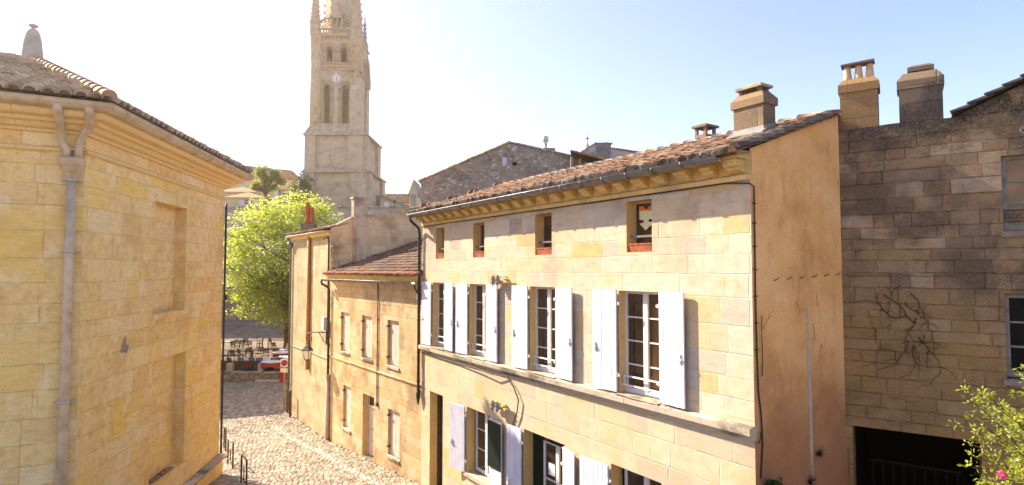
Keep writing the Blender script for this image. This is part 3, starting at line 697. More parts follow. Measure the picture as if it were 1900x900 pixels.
def twigs(mb, F, s, z, n, L, spread=1.2, r=.004, down=0):
    for _ in range(n):
        a = random.uniform(0, 2*pi); l = L*random.uniform(.4, 1); p = [Vector(F.P(s, .0, z))]; ds, dz, do = cos(a)*l, sin(a)*l-down, random.uniform(.03, .10)
        mid = Vector(F.P(s+ds*.5+random.uniform(-.02,.02), do, z+dz*.5)); p += [mid, Vector(F.P(s+ds, do*1.1, z+dz-.3*l*l))]; mb.tube(p, [r, r*.8, r*.4], 4)
M_twig = m_plain('dry_twig', (.05,.038,.028), .9, .2, 9)
for i, (px, py, lab) in enumerate(((1515,842,'dry black tuft of weeds rooted in the ochre wall, the upper of two'), (1500,893,'dry black tuft of weeds rooted in the ochre wall, the lower of two'))):
    s, z = G.px(px, py); mb = MB(); twigs(mb, G, s, z, 46, .13, down=-.03); mb.build('wall_weed', M_twig, label=lab, cat='plant', group='dry tufts on the ochre wall')
mb = MB()
def creeper(mb, F, s, z, ang, L, r, depth=0):
    p = []; n = max(2, int(L/.06)); ss, zz_ = s, z; a = ang
    for k in range(n+1):
        p.append(F.P(ss, .012+.02*abs(sin(k*1.3+s*9)), zz_)); a += random.uniform(-.45, .45); ss += cos(a)*L/n; zz_ += sin(a)*L/n
        if depth < 3 and k > 0 and random.random() < .5: creeper(mb, F, ss, zz_, a+random.choice((-1,1))*random.uniform(.5,1.2), L*random.uniform(.25,.55), r*.65, depth+1)
    mb.tube(p, [r*(1-.7*k/n) for k in range(n+1)], 4)
for (px, py, a, L) in ((1512,545,-1.4,.22), (1505,600,-1.5,.30), (1522,640,-1.6,.25), (1474,560,-1.3,.16), (1413,612,1.4,.30)): creeper(mb, G, *G.px(px, py), a, L, .004, 1)
mb.build('dead_creeper', M_twig, label='thin dead creeper stems on the ochre rendered wall', cat='plant')

# ================================================================== 2. THE DARK HOUSE ON THE RIGHT
D = Face(J, (J[0]+.829*6, J[1]-.559*6))
dark = thing('courtyard_house', 'dark brown weathered stone house with a black barn opening at its foot', 'house', D.P(2, -1, 1.0))
mb = MB(); ops = [(.10,1.83,.5,4.54,.5), (2.19,3.25,7.78,8.95,.18), (2.17,3.25,5.54,6.83,.2)]
wall_cells(mb, D, 0, 4.4, -.3, 9.6, ops)
mb.face([D.P(0,0,9.6), D.P(1.62,0,9.6), D.P(1.62,0,9.635), D.P(.8,0,9.65), D.P(0,0,9.62)])
mb.face([D.P(1.62,0,9.6), D.P(4.4,0,9.6), D.P(4.4,0,10.95), D.P(2.5,0,10.03), D.P(1.62,0,9.64)])
mb.face([D.P(0,0,9.62), D.P(.8,0,9.65), D.P(1.62,0,9.635), D.P(1.62,-.5,9.635), D.P(.8,-.5,9.65), D.P(0,-.5,9.62)])
for a, b, za, zb_ in ((0,0,9.62,9.62),): mb.face([D.P(0,-.5,-.3), D.P(0,0,-.3), D.P(0,0,9.62), D.P(0,-.5,9.62)])
mb.face([D.P(4.4,0,-.3), D.P(4.4,-5,-.3), D.P(4.4,-5,10.95), D.P(4.4,0,10.95)]); mb.face([D.P(4.4,-5,-.3), D.P(0,-5,-.3), D.P(0,-5,9.6), D.P(4.4,-5,10.95)]); mb.face([D.P(0,-5,-.3), D.P(0,-.5,-.3), D.P(0,-.5,9.6), D.P(0,-5,9.6)])
mb.build('wall', M_dark, dark)
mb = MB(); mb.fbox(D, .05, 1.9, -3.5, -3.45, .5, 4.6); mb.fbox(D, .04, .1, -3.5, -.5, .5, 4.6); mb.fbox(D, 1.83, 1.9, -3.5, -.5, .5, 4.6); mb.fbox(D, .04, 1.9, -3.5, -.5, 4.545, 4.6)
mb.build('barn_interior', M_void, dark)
mb = MB()
for k in range(9): mb.fbox(D, .3+.16*k, .32+.16*k, -1.5, -1.48, .5, 3.6)
for z in (2.0, 3.0, 3.6): mb.fbox(D, .25, 1.65, -1.49, -1.47, z, z+.03)
mb.build('iron_gate', m_plain('dark_gate_iron', (.008,.007,.006), .6, .2), dark)
mb = MB(); e0, e1 = D.P(1.62,.07,9.68), D.P(4.45,.07,11.03)
for k in range(13):
    t0, t1 = k/13, (k+1.15)/13; a = Vector(e0).lerp(Vector(e1), t0); b = Vector(e0).lerp(Vector(e1), min(1,t1)); up = random.uniform(-.02,-.008)
    ridge_tiles(mb, a+Vector((0,0,up+.010)), b+Vector((0,0,up)), .055, (b-a).length, [(.07,.06,.06), (.10,.085,.08), (.05,.045,.045)])
mb.face([D.P(1.6,.08,9.665), D.P(4.45,.08,11.02), D.P(4.45,-5,11.02), D.P(1.6,-5,9.665)], 0, (.08,.06,.05))
mb.face([D.P(1.6,.02,9.66), D.P(1.6,.08,9.655), D.P(4.45,.08,11.0), D.P(4.45,.02,11.0)][::-1], 0, (.3,.18,.09))
rf = mb.build('roof', M_tile, dark)
window(D, 2.20, 3.24, 7.80, 8.95, .10, 1, 3, dark, mat=M_muted, rail=False, pane=m_glass('painted_reflection_glass', (.36,.21,.08), .15, .4))  # warm reflection is put into this pane's base colour
window(D, 2.18, 3.24, 5.56, 6.82, .12, 1, 3, dark, mat=M_muted, rail=False, pane=m_glass('black_glass', (.006,.006,.007), .35, .1))
mb = MB()
for z in (7.93, 8.10): mb.fbox(D, 2.20, 3.2, -.05, -.035, z, z+.015)
for k in range(12):
    s = 2.25+.085*k; mb.tube([D.P(s+.03*cos(a), -.042, 8.02+.05*sin(a)) for a in [2*pi*j/8 for j in range(9)]], .006, 4, cap=False)
mb.build('balconet', M_black, dark)
mb = MB(); mb.fbox(D, 2.16, 3.3, -.15, .05, 7.70, 7.778); mb.cut(); mb.fbox(D, 2.12, 3.3, -.15, .06, 5.45, 5.538); mb.build_each('window_sill', m_plain('grey_sill', (.24,.20,.17), .8, .15), dark)
mb = MB(); c = Vector(D.P(2.47,.05,9.31)); mb.tube([c+Vector((D.t[0]*cos(a)*.045, D.t[1]*cos(a)*.045, sin(a)*.045)) for a in [2*pi*j/14 for j in range(15)]], .009, 6, cap=False); mb.tube([D.P(2.47,0,9.36), D.P(2.47,.05,9.355)], .01, 6); mb.build('tie_ring', m_plain('galvanised_iron', (.42,.44,.45), .4, .1, metal=.3), dark)
mb = MB()
for k in range(10): mb.cut(); mb.tube([D.P(.08+.155*k,0,7.12+.01*sin(k)), D.P(.08+.155*k,.035,7.125)], .006, 5)
for p in ((.03,6.05),(.03,5.05),(.03,4.75),(2.15,6.5),(2.15,5.6)): mb.cut(); mb.tube([D.P(p[0]+.02,0,p[1]), D.P(p[0]+.02,.03,p[1])], .009, 5)
mb.build_each('wall_hook', M_iron, dark)
mb = MB(); mb.tube([D.P(.08+.155*k,.03,7.10-.012*abs(sin(k*1.1))) for k in range(11)], .005, 4)
mb.build('cable', M_iron, dark)
# chimneys
mb = MB(); mb.fbox(D, .03, .60, -.45, -.06, 9.55, 10.42); mb.fbox(D, .005, .625, -.475, -.035, 10.30, 10.44); taper(mb, D, .005, .625, -.475, -.035, 10.44, 10.54, .07)
c1 = mb.build('chimney', [M_och_ch], dark, label='ochre stone chimney with three clay pots under a slab')
for k, s in enumerate((.145, .315, .485)):
    mb = MB(); x, y, _ = D.P(s, -.25, 0); mb.lathe(x, y, [(.075,10.53),(.068,10.60),(.052,10.76),(.058,10.80)], 12); mb.build('chimney_pot', m_plain('buff_clay_pot', (.62,.42,.25), .8, .1) if k == 0 else bpy.data.materials['buff_clay_pot'], c1)
mb = MB(); mb.hexa([D.P(.05,-.12,10.80), D.P(.56,-.12,10.815), D.P(.56,-.37,10.815), D.P(.05,-.37,10.80), D.P(.05,-.12,10.83), D.P(.56,-.12,10.85), D.P(.56,-.37,10.85), D.P(.05,-.37,10.83)]); mb.build('cap_slab', M_grey_ch, c1)
mb = MB(); mb.fbox(D, .90, 1.50, -.5, -.08, 9.55, 10.34); mb.fbox(D, .875, 1.525, -.52, -.05, 10.22, 10.36); taper(mb, D, .875, 1.525, -.52, -.05, 10.36, 10.50, .09)
c2 = mb.build('chimney', M_grey_ch, dark, label='blackened stone chimney with a low slab cap')
mb = MB(); mb.fbox(D, 1.03, 1.40, -.40, -.16, 10.53, 10.60); taper(mb, D, 1.03, 1.40, -.40, -.16, 10.60, 10.64, .05)
for s in (1.03,1.18,1.33): mb.fbox(D, s, s+.06, -.38, -.18, 10.495, 10.53)
mb.build('cap_slab', M_grey_ch, c2)
mb = MB()
for (px, py, a, L, r) in ((1640,545,-1.2,.35,.008), (1690,545,-1.1,.45,.009), (1610,575,-1.7,.35,.006), (1660,590,3.0,.5,.009), (1700,600,2.7,.55,.010), (1705,625,-1.6,.6,.010), (1685,630,-1.5,.5,.009), (1625,610,-1.4,.3,.006), (1650,560,-1.9,.35,.007), (1715,620,-1.7,.4,.007), (1700,575,-1.5,.3,.009), (1600,680,.1,.5,.004), (1650,735,-.4,.5,.004), (1630,685,-.2,.4,.005), (1680,560,-1.0,.4,.01), (1700,590,-2.0,.35,.01), (1695,640,-1.3,.4,.01), (1670,700,0.1,.3,.005), (1590,560,.6,.35,.005)):
    creeper(mb, D, *D.px(px, py), a, L, r)
mb.build('dead_creeper', M_twig, label='tangled dead creeper on the dark brown stone wall above the black opening', cat='plant')
# ================================================================== 3. THE LOW HOUSE IN THE MIDDLE
mA = (A[0]-.6018*8.1, A[1]+.7987*8.1)
m = Face(mA, A)
low = thing('low_house', 'lower yellow limestone house with closed pale shutters and a lean-to tiled roof', 'house', m.P(4, -2, .2))
mb = MB()
up = [(1.28,2.19,3.92,5.49), (3.41,4.34,3.91,5.48), (5.61,6.51,3.90,5.46)]
lo = [(1.62,2.40,.95,2.62), (3.55,4.57,.30,2.60,.26), (5.72,6.61,.88,2.44)]
wall_cells(mb, m, 0, m.L, -.3, 6.98, [(*q, .13) for q in up]+[(*lo[0],.14), lo[1], (*lo[2],.14)], mj=1)
BW = 7.2
p0, p1 = m.P(0,-BW,0), m.P(m.L,-BW,0)
mb.face([m.P(0,-BW,-.3), m.P(0,0,-.3), m.P(0,0,6.98), m.P(0,-BW,8.1)]); mb.face([m.P(m.L,-BW,-.3), m.P(0,-BW,-.3), m.P(0,-BW,8.1), m.P(m.L,-BW,8.1)]); mb.face([m.P(m.L,0,-.3), m.P(m.L,-BW,-.3), m.P(m.L,-BW,8.1), m.P(m.L,0,6.98)])
mb.build('wall', [M_low, M_jamb], low)
lm = lambda o: [m.P(0,o,0)[:2], m.P(m.L-.05,o,0)[:2]]
mb = MB(); mb.sweep(lm(0), [(-.05,3.53),(.03,3.53),(.045,3.56),(.04,3.60),(-.05,3.61)], jit=.004); mb.build('string_course', M_low, low)
mb = MB(); mb.sweep(lm(0), [(-.05,6.80),(.05,6.80),(.12,6.86),(.14,6.90),(.20,6.93),(.22,6.99),(.20,7.02),(-.05,7.02)]); mb.build('cornice', M_trimY, low)
mb = MB(); gutter(mb, [(*m.P(-.12,.30,0)[:2], 6.80), (*m.P(m.L-.05,.30,0)[:2], 6.80)], .075, .8); gu = mb.build('gutter', M_zinc, low)
mb = MB(); mb.tube([m.P(-.05,.37,6.76), m.P(.0,.36,6.60), m.P(.08,.12,6.45), m.P(.10,.08,6.3), m.P(.10,.08,2.75)], .05, 10)
for z in (6.0,5.0,4.0,3.1): mb.lathe(*m.P(.10,.08,0)[:2], [(.065,z),(.065,z+.04)], 10)
mb.build('downpipe', M_cable, gu)
mb = MB(); mb.tube([m.P(.10,.08,2.78), m.P(.10,.08,.08)], .075, 10); mb.lathe(*m.P(.10,.08,0)[:2], [(.09,2.74),(.09,2.82)], 10); mb.build('downpipe', m_plain('grey_plastic_pipe', (.50,.42,.36), .6, .1), gu, label='pale grey lower end of the downpipe')
mb = MB(); mb.tube([m.P(4.85,.03,6.8), m.P(4.86,.03,5.2), m.P(4.85,.03,3.9), m.P(4.87,.03,2.45)], .02, 6); mb.fbox(m, 4.82, 4.92, 0, .06, 2.36, 2.48)
for z in (6.2,5.4,4.6,3.8,3.0): mb.fbox(m, 4.83, 4.89, 0, .05, z, z+.03)
mb.build('cable', M_cable, low)
mb = MB(); mb.tube([m.P(8.02,.25,6.7), m.P(8.03,.1,6.4), m.P(8.0,.06,5.8), m.P(8.02,.06,4.2)], .025, 6); mb.build('cable', M_cable, low)
mb = MB(); mb.fbox(m, 7.85, 7.97, 0, .08, 6.25, 6.45, 0); mb.build('junction_box', M_frame, low)
for q in up:
    sm = (q[0]+q[1])/2
    for a, b in ((q[0]+.01, sm-.004), (sm+.004, q[1]-.01)): shutter(m, a, b, q[2]+.03, q[3]-.02, low, o=-.12, n=3, hinge=False, mat=M_pdoor, label='pale closed board shutter')
for q in (lo[0], lo[2]):
    sm = (q[0]+q[1])/2
    for a, b in ((q[0]+.01, sm-.004), (sm+.004, q[1]-.01)): shutter(m, a, b, q[2]+.03, q[3]-.02, low, o=-.12, n=2, hinge=False, mat=M_pdoor, label='pale closed board shutter')
mb = MB()
for q in up+[lo[0], lo[2]]: mb.cut(); mb.fbox(m, q[0]-.05, q[1]+.05, -.12, .05, q[2]-.07, q[2]+.012)
mb.build_each('window_sill', M_string, low)
mb = MB()
for q in up+[lo[0], lo[2]]:
    for z in (q[2]+.25, q[3]-.25): mb.cut(); mb.fbox(m, q[0]-.05, q[0]+.05, -.1, .035, z, z+.06)
mb.build_each('hinge', M_iron, low)
a, b, c, d = lo[1][:4]
mb = MB(); mb.fbox(m, a, a+.09, -.26, -.17, c, d); mb.fbox(m, b-.09, b, -.26, -.17, c, d); mb.fbox(m, a+.09, b-.09, -.25, -.18, d-.09, d); mb.fbox(m, a+.09, b-.09, -.26, -.18, d-.48, d-.42)
mb.fbox(m, a+.09, b-.09, -.25, -.22, c+.05, d-.48)
for z0, z1 in ((c+.15,c+.55),(c+.65,c+1.0),(c+1.1,c+1.75)):
    for s0, s1 in ((a+.15,(a+b)/2-.03),((a+b)/2+.03,b-.15)): mb.fbox(m, s0, s1, -.22, -.195, z0, z1)
dr = mb.build('door', M_pdoor, low, label='pale panelled wooden door in a deep reveal')
mb = MB(); mb.fbox(m, a+.09, b-.09, -.25, -.24, d-.42, d-.09); mb.build('pane', M_pane, dr)
mb = MB(); mb.fbox(m, a+.04, b-.04, -.24, .12, .15, .33); mb.build('door_step', M_string, low)
mb = MB()
e0, e1 = m.P(-.02,.30,6.99), m.P(m.L+.02,.30,6.99); rr1, rr0 = m.P(m.L+.02,-BW,9.45), m.P(-.02,-BW,9.45)
tile_field(mb, [e0, e1, rr1, rr0], (m.t[0], m.t[1], 0), sp=.2, ex=.34, cols=[(.17,.095,.07), (.21,.12,.085), (.14,.095,.075), (.24,.15,.10), (.12,.08,.065), (.19,.14,.11)], eave_dark=[(.34,.13,.07),(.28,.12,.07),(.22,.11,.07)], seg=4)
rf = mb.build('roof', M_tile, low)
mb = MB()
for k in range(14):
    a_, b_ = Vector(m.P(.0,.15-.52*k,7.10+.17*k)), Vector(m.P(.0,.15-.52*(k+1),7.10+.17*(k+1))); q = Vector((m.t[0],m.t[1],0))*.16
    mb.face([a_, a_+q+Vector((0,0,-.03)), b_+q+Vector((0,0,-.03)), b_]); mb.face([a_+Vector((0,0,.08)), a_, b_, b_+Vector((0,0,.08))])
mb.build('flashing', M_lead, rf)
mb = MB(); x, y, z = m.P(4.1, -.1, 7.16); leafy(mb, (x,y,z), .22, .16, .05, 60, .10); mb.build('moss', m_leaf('yellow_moss', (.20,.22,.02), (.40,.42,.03), .3), rf)

# ================================================================== 4. THE CORNER HOUSE WITH THE RED CHIMNEY POTS
cK = (-9.35, 27.55)
c0 = (-11.1, 29.9)
ca, cb = Face(c0, cK), Face(cK, mA)
S = Face(mA, (mA[0]+.7987*9, mA[1]+.6018*9))
crn = thing('corner_house', 'pale corner house with a red-brown drainpipe, a lamp bracket and red chimney pots', 'house', (-9.0, 30.0, .1))
cback = (c0[0]+.80*7.5, c0[1]+.60*7.5); sback = S.P(9,0,0)[:2]
mb = MB()
for Fc in (ca, cb): wall_cells(mb, Fc, 0, Fc.L, -.3, 8.85, [])
mb.face([(cback[0],cback[1],-.3), (c0[0],c0[1],-.3), (c0[0],c0[1],8.85), (cback[0],cback[1],9.9)]); mb.face([(sback[0],sback[1],-.3), (cback[0],cback[1],-.3), (cback[0],cback[1],9.9), (sback[0],sback[1],9.9)])
mb.build('wall', M_grey, crn)
top = [(-.01,8.95),(.45,9.22),(.95,9.50),(1.6,9.60),(2.8,9.87),(4.1,10.12),(5.5,10.35),(9,10.5)]
mb = MB(); 
for (a_, za), (b_, zb_) in zip(top, top[1:]): mb.face([S.P(a_,0,-.3), S.P(b_,0,-.3), S.P(b_,0,zb_), S.P(a_,0,za)]); mb.face([S.P(a_,0,za), S.P(b_,0,zb_), S.P(b_,-.4,zb_), S.P(a_,-.4,za)])
mb.face([S.P(9,0,-.3), S.P(9,-.4,-.3), S.P(9,-.4,10.5), S.P(9,0,10.5)])
M_side = m_ashlar('stained_yellow_stone', [(.70,.50,.25), (.76,.57,.32), (.62,.44,.23), (.74,.60,.38)], .33, .62, (.45,.32,.17), .5, .8, stain=(.20,.15,.10), stain_amt=.55, stain_lo=.5, bump=.6, zgrad=[(9.3, 10.2, (.09,.07,.055), .7)])
mb.build('side_wall', M_side, crn, label='stained side wall rising above the lower roof')
mb = MB(); mb.fbox(S, .97, 1.60, -.2, .10, 7.2, 10.28); mb.fbox(S, .92, 1.65, -.22, .13, 10.28, 10.36)
mb.build('chimney_breast', m_ashlar('stained_chimney_render', [(.54,.40,.25),(.62,.50,.35)], .5, .8, (.35,.27,.18), .2, .5, stain=(.13,.105,.085), stain_amt=.7, stain_lo=.44, bump=.5, streak=.4), crn)
mb = MB()
for z in (7.55, 8.15): mb.cut(); mb.fbox(S, .02, .38, 0, .14, z, z+.09); mb.fbox(S, .06, .34, 0, .08, z-.28, z)
mb.build_each('stone_bracket', M_grey, crn)
cpath = [c0, cK, mA]
mb = MB(); mb.sweep(cpath, [(-.05,8.66),(.05,8.66),(.10,8.74),(.20,8.80),(.22,8.86),(-.05,8.88)]); mb.build('cornice', M_trimY, crn)
def zup(F, s, o0): return 0
mb = MB(); gutter(mb, [(*offset_path(cpath,.25)[0],8.84), (*offset_path(cpath,.25)[1],8.84), (*offset_path(cpath,.25)[2],8.84)], .075, .9); gu = mb.build('gutter', M_zincL, crn)
mb = MB()
off = offset_path(cpath, .28)
E0, E1, E2 = (*off[0],8.90), (*off[1],8.90), (*off[2],8.90)
Rr0, Rr1 = (cback[0],cback[1],10.1), (*S.P(5.5,.0,0)[:2],10.40)
tile_field(mb, [E0, E1, (-4.0,32.0,10.3), Rr0], (ca.t[0], ca.t[1], 0), cols=[(.26,.17,.11),(.32,.22,.14),(.22,.14,.1)], seg=4)
tile_field(mb, [E1, E2, Rr1, (-4.0,32.0,10.3)], (cb.t[0], cb.t[1], 0), cols=[(.26,.17,.11),(.32,.22,.14),(.22,.14,.1)], seg=4)
crf = mb.build('roof', M_tile, crn)
mb = MB(); x, y, z = off[0][0]+.9, off[0][1]-.3, 9.15
cx, cy, cz = at(573, 392, 28.9)
mb.box(cx-.28, cx+.34, cy-.3, cy+.3, 8.8, 9.42); st = mb.build('chimney', M_grey_ch, crf, label='low stone stack carrying two tall red clay pots')
for k, (dx, h) in enumerate(((-.06, 1.08), (.17, .82))):
    mb = MB(); mb.lathe(cx+dx, cy-.05*k, [(.15,9.40),(.11,9.62),(.10,9.40+h*.72),(.13,9.40+h*.74),(.13,9.40+h*.80),(.10,9.40+h*.84),(.11,9.40+h*.94),(.14,9.40+h*.96),(.09,9.40+h)], 14)
    mb.build('chimney_pot', M_terra, st)
mb = MB()
mb.tube([ca.P(.12,.30,8.78), ca.P(.10,.14,8.55), ca.P(.08,.08,8.4), ca.P(.08,.08,.25)], .055, 10); mb.lathe(*ca.P(.08,.10,0)[:2], [(.06,8.2),(.14,8.42),(.15,8.56)], 10)
mb.build('downpipe', M_zinc, gu)
mb = MB(); x, y = offset_path(cpath, .08)[1]; mb.tube([(x,y,8.7), (x,y,2.6)], .085, 10)
for z in (8.2,7.2,6.2,5.2,4.2,3.2): mb.lathe(x, y, [(.10,z),(.10,z+.05)], 10)
mb.build('downpipe', m_plain('rust_brown_pipe', (.42,.20,.06), .7, .2, 5, c2=(.32,.15,.05)), gu, label='wide rust-brown drainpipe down the middle of the wall')
mb = MB(); mb.tube([cb.P(1.9,.03,8.55), cb.P(2.65,.03,8.58), cb.P(2.72,.03,8.40), cb.P(2.72,.03,5.6), cb.P(2.70,.03,4.2)], .03, 6); mb.build('cable', M_cable, crn)
mb = MB(); mb.sweep(cpath, [(-.05,3.38),(.03,3.38),(.045,3.42),(-.05,3.44)]); mb.build('string_course', M_grey, crn)
mb = MB(); mb.fbox(cb, 2.30, 2.72, .01, .18, 4.62, 5.18); mb.fbox(cb, 2.33, 2.69, .18, .19, 4.66, 5.14); mb.build('junction_box', m_plain('grey_plastic_box', (.55,.53,.48), .6, .05), label='grey plastic junction box above the lamp bracket on the pale corner house', cat='electrical box')
# the street lantern on its scrolled bracket
s_l = 2.55
lx = Vector(cb.P(s_l, .02, 4.50)); on = Vector((cb.n[0], cb.n[1], 0)); tt = Vector((cb.t[0], cb.t[1], 0))
lamp = thing('street_lamp', 'four-sided lantern hanging from a scrolled iron bracket on the pale corner house', 'street lamp', tuple(lx))
mb = MB(); dv = (on*.75-tt*.55).normalized(); hp = lx+dv*.86
mb.tube([lx+dv*0, lx+dv*.25+Vector((0,0,.02)), lx+dv*.62+Vector((0,0,.03)), lx+dv*.78+Vector((0,0,-.03)), lx+dv*.86+Vector((0,0,-.16)), lx+dv*.84+Vector((0,0,-.30)), lx+dv*.72+Vector((0,0,-.36)), lx+dv*.62+Vector((0,0,-.30)), lx+dv*.63+Vector((0,0,-.2)), lx+dv*.70+Vector((0,0,-.18))], [.022]*4+[.018]*6, 7)
mb.tube([lx+dv*.02+Vector((0,0,-.42)), lx+dv*.12+Vector((0,0,-.34)), lx+dv*.20+Vector((0,0,-.18)), lx+dv*.32+Vector((0,0,0))], .014, 6)
mb.tube([lx+Vector((0,0,.08)), lx+Vector((0,0,-.5))], .02, 6)
mb.tube([lx+dv*.80+Vector((0,0,-.36)), lx+dv*.80+Vector((0,0,-.52))], .014, 6)
mb.build('bracket', M_black, lamp)
hp = lx+dv*.80+Vector((0,0,-.95)); hx, hy, hz = hp
mb = MB(); mb.lathe(hx, hy, [(.23,hz+.20),(.24,hz+.23),(.17,hz+.30),(.12,hz+.36),(.10,hz+.37),(.08,hz+.42),(.03,hz+.45),(.02,hz+.49)], 4, smooth=False, rot=.5)
mb.lathe(hx, hy, [(.03,hz-.24),(.11,hz-.20),(.115,hz-.17),(.02,hz-.17)], 4, smooth=False, rot=.5)
for k in range(4):
    a_ = .5+k*pi/2; mb.tube([(hx+cos(a_)*.11,hy+sin(a_)*.11,hz-.19), (hx+cos(a_)*.215,hy+sin(a_)*.215,hz+.21)], .012, 5)
mb.build('lantern_frame', M_black, lamp)
mb = MB(); mb.lathe(hx, hy, [(.10,hz-.17),(.195,hz+.19)], 4, smooth=False, rot=.5); mb.build('lantern_glass', m_plain('milky_lantern_glass', (.75,.70,.60), .25, .03, 4, .6, bump=0), lamp)

# ================================================================== 5. THE GOLDEN BUILDING ON THE LEFT
P0, P1, P2, P3, P4l = (-14.55,8.60), (-8.55,11.8), (-9.6,19.7), (-17.5,18.65), (-20,10)
l, ll = Face(P1, P2), Face(P0, P1)
gold = thing('golden_building', 'golden limestone building with blind windows, deep cornice and zinc gutter', 'building', (-13.5,14,.2))
mb = MB()
bl = [(3.06,4.98,6.08,8.92), (3.10,5.16,1.83,4.89)]
wall_cells(mb, l, 0, l.L, -.3, 10.0, [(*q, .30) for q in bl], blind=True)
wall_cells(mb, ll, 0, ll.L, -.3, 10.0, [])
f3 = Face(P2, P3); wall_cells(mb, f3, 0, f3.L, -.3, 10.0, []); f4 = Face(P3, P0); wall_cells(mb, f4, 0, f4.L, -.3, 10.0, [])
mb.fbox(ll, ll.L-.62, ll.L-.26, -.03, .035, -.3, 9.52)
mb.fprism(l, [(1.55,5.35),(1.85,5.30),(1.95,5.42),(1.80,5.52),(1.78,5.72),(1.68,5.62)], -.002, .004, 1)
mb.build('wall', [M_gold, m_plain('grey_mortar_repair', (.33,.26,.19), .9, .1, 9, .1)], gold)
gp = [P0, P1, P2, P3]
mb = MB()
mb.sweep(gp, [(-.05,9.50),(.03,9.50),(.07,9.53),(.07,9.57),(.03,9.60),(-.05,9.60)])
mb.sweep(gp, [(-.05,9.88),(.06,9.88),(.08,9.93),(.16,9.96),(.22,10.03),(.30,10.06),(.32,10.12),(.46,10.15),(.50,10.19),(.52,10.30),(-.05,10.30)])
mb.build('cornice', M_goldtrim, gold)
mb = MB(); mb.sweep(gp, [(-.05,-.3),(.10,-.3),(.10,.98),(-.05,.98)]); mb.build('plinth', M_gold, gold)
mb = MB(); mb.sweep(gp, [(-.05,.98),(.12,.98),(.22,1.04),(.23,1.10),(.05,1.19),(-.05,1.20)]); mb.build('plinth_ledge', M_string, gold)
mb = MB()
for q, x_ in ((bl[0],.05),(bl[1],.07)): mb.cut(); mb.fbox(l, q[0]-.05, q[1]+.06, -.26, x_, q[2]-.14, q[2]+.005)
mb.build_each('window_sill', M_gold, gold)
mb = MB(); b = len(mb.v); NX, NQ = 22, 5
for i in range(NX+1):
    for k in range(NQ+1):
        e_ = min(i, NX-i, 4)/4*min(k, NQ-k, 2)/2; mb.v.append(l.P(3.3+1.4*i/NX, -.24+.24*k/NQ, 1.832+e_*random.uniform(.01,.09)))
for i in range(NX):
    for k in range(NQ): q_ = b+i*(NQ+1)+k; mb.f.append((q_, q_+1, q_+NQ+2, q_+NQ+1)[::-1]); mb.m.append(0); mb.c.append(None); mb.sm.append(False)
mb.build('pigeon_dirt', m_plain('dark_debris', (.34,.21,.10), .95, .3, 9), gold)
go = offset_path(gp, .56)
mb = MB(); gutter(mb, [(*p, 10.42) for p in go], .16, .95); gg = mb.build('gutter', M_zincL, gold)
# paired outlets, hopper and downpipe
s0 = 6.8-.28
def PL(s, o, z): return ll.P(s, o, z)
sL = 5.1+.0
def lls(px, py, o): return (lambda q: q[0])(ll.px(px, py, o))
sp_ = lls(125, 500, .14)
mb = MB()
a1 = lls(113, 200, .30); a2 = lls(170, 215, .30)
mb.tube([PL(a1,.62,10.36), PL(a1,.55,10.20), PL(a1,.36,10.05), PL(a1,.24,9.9), PL(a1+.01,.15,9.70), PL(sp_-.07,.14,9.55), PL(sp_-.07,.14,9.35)], [.09,.085,.075,.072,.07,.07,.07], 12)
mb.tube([PL(a2,.62,10.36), PL(a2,.52,10.22), PL(a2-.02,.34,10.08), PL(a2-.10,.22,9.92), PL(a2-.20,.16,9.75), PL(sp_+.12,.14,9.6), PL(sp_+.11,.14,9.35)], [.09,.085,.075,.072,.07,.07,.07], 12)
hx, hy, _ = PL(sp_+.02, .17, 0)
mb.lathe(hx, hy, [(.08,8.95),(.10,9.02),(.11,9.06),(.13,9.08),(.16,9.16),(.20,9.24),(.215,9.26),(.205,9.29),(.225,9.31),(.23,9.38),(.19,9.38)], 20)
hp_ = mb.build('hopper', M_zincL, gg)
mb = MB(); mb.tube([(hx,hy,9.0), (hx,hy,7.0), (hx,hy,4.0), (hx,hy,.1)], .085, 16); dp = mb.build('downpipe', M_zincL, gg)
mb = MB()
for z in (8.93, 7.53, 4.62, 2.2): mb.cut(); mb.lathe(hx, hy, [(.098,z),(.105,z+.012),(.105,z+.03),(.098,z+.042)], 16); mb.fbox(ll, sp_-.15, sp_+.19, .0, .14, z+.008, z+.034)
for z in (9.55,): mb.cut(); mb.fbox(ll, sp_-.19, sp_+.24, .02, .17, z, z+.02)
mb.build_each('pipe_bracket', m_plain('bright_zinc', (.5,.46,.40), .4, .1), gg)
mb = MB(); mb.tube([(*offset_path(gp,.05)[2], 9.4), (*offset_path(gp,.05)[2], .1)], .035, 8); mb.lathe(*offset_path(gp,.08)[2], [(.05,6.2),(.05,6.35)], 8); mb.build('cable', M_cable, gold)
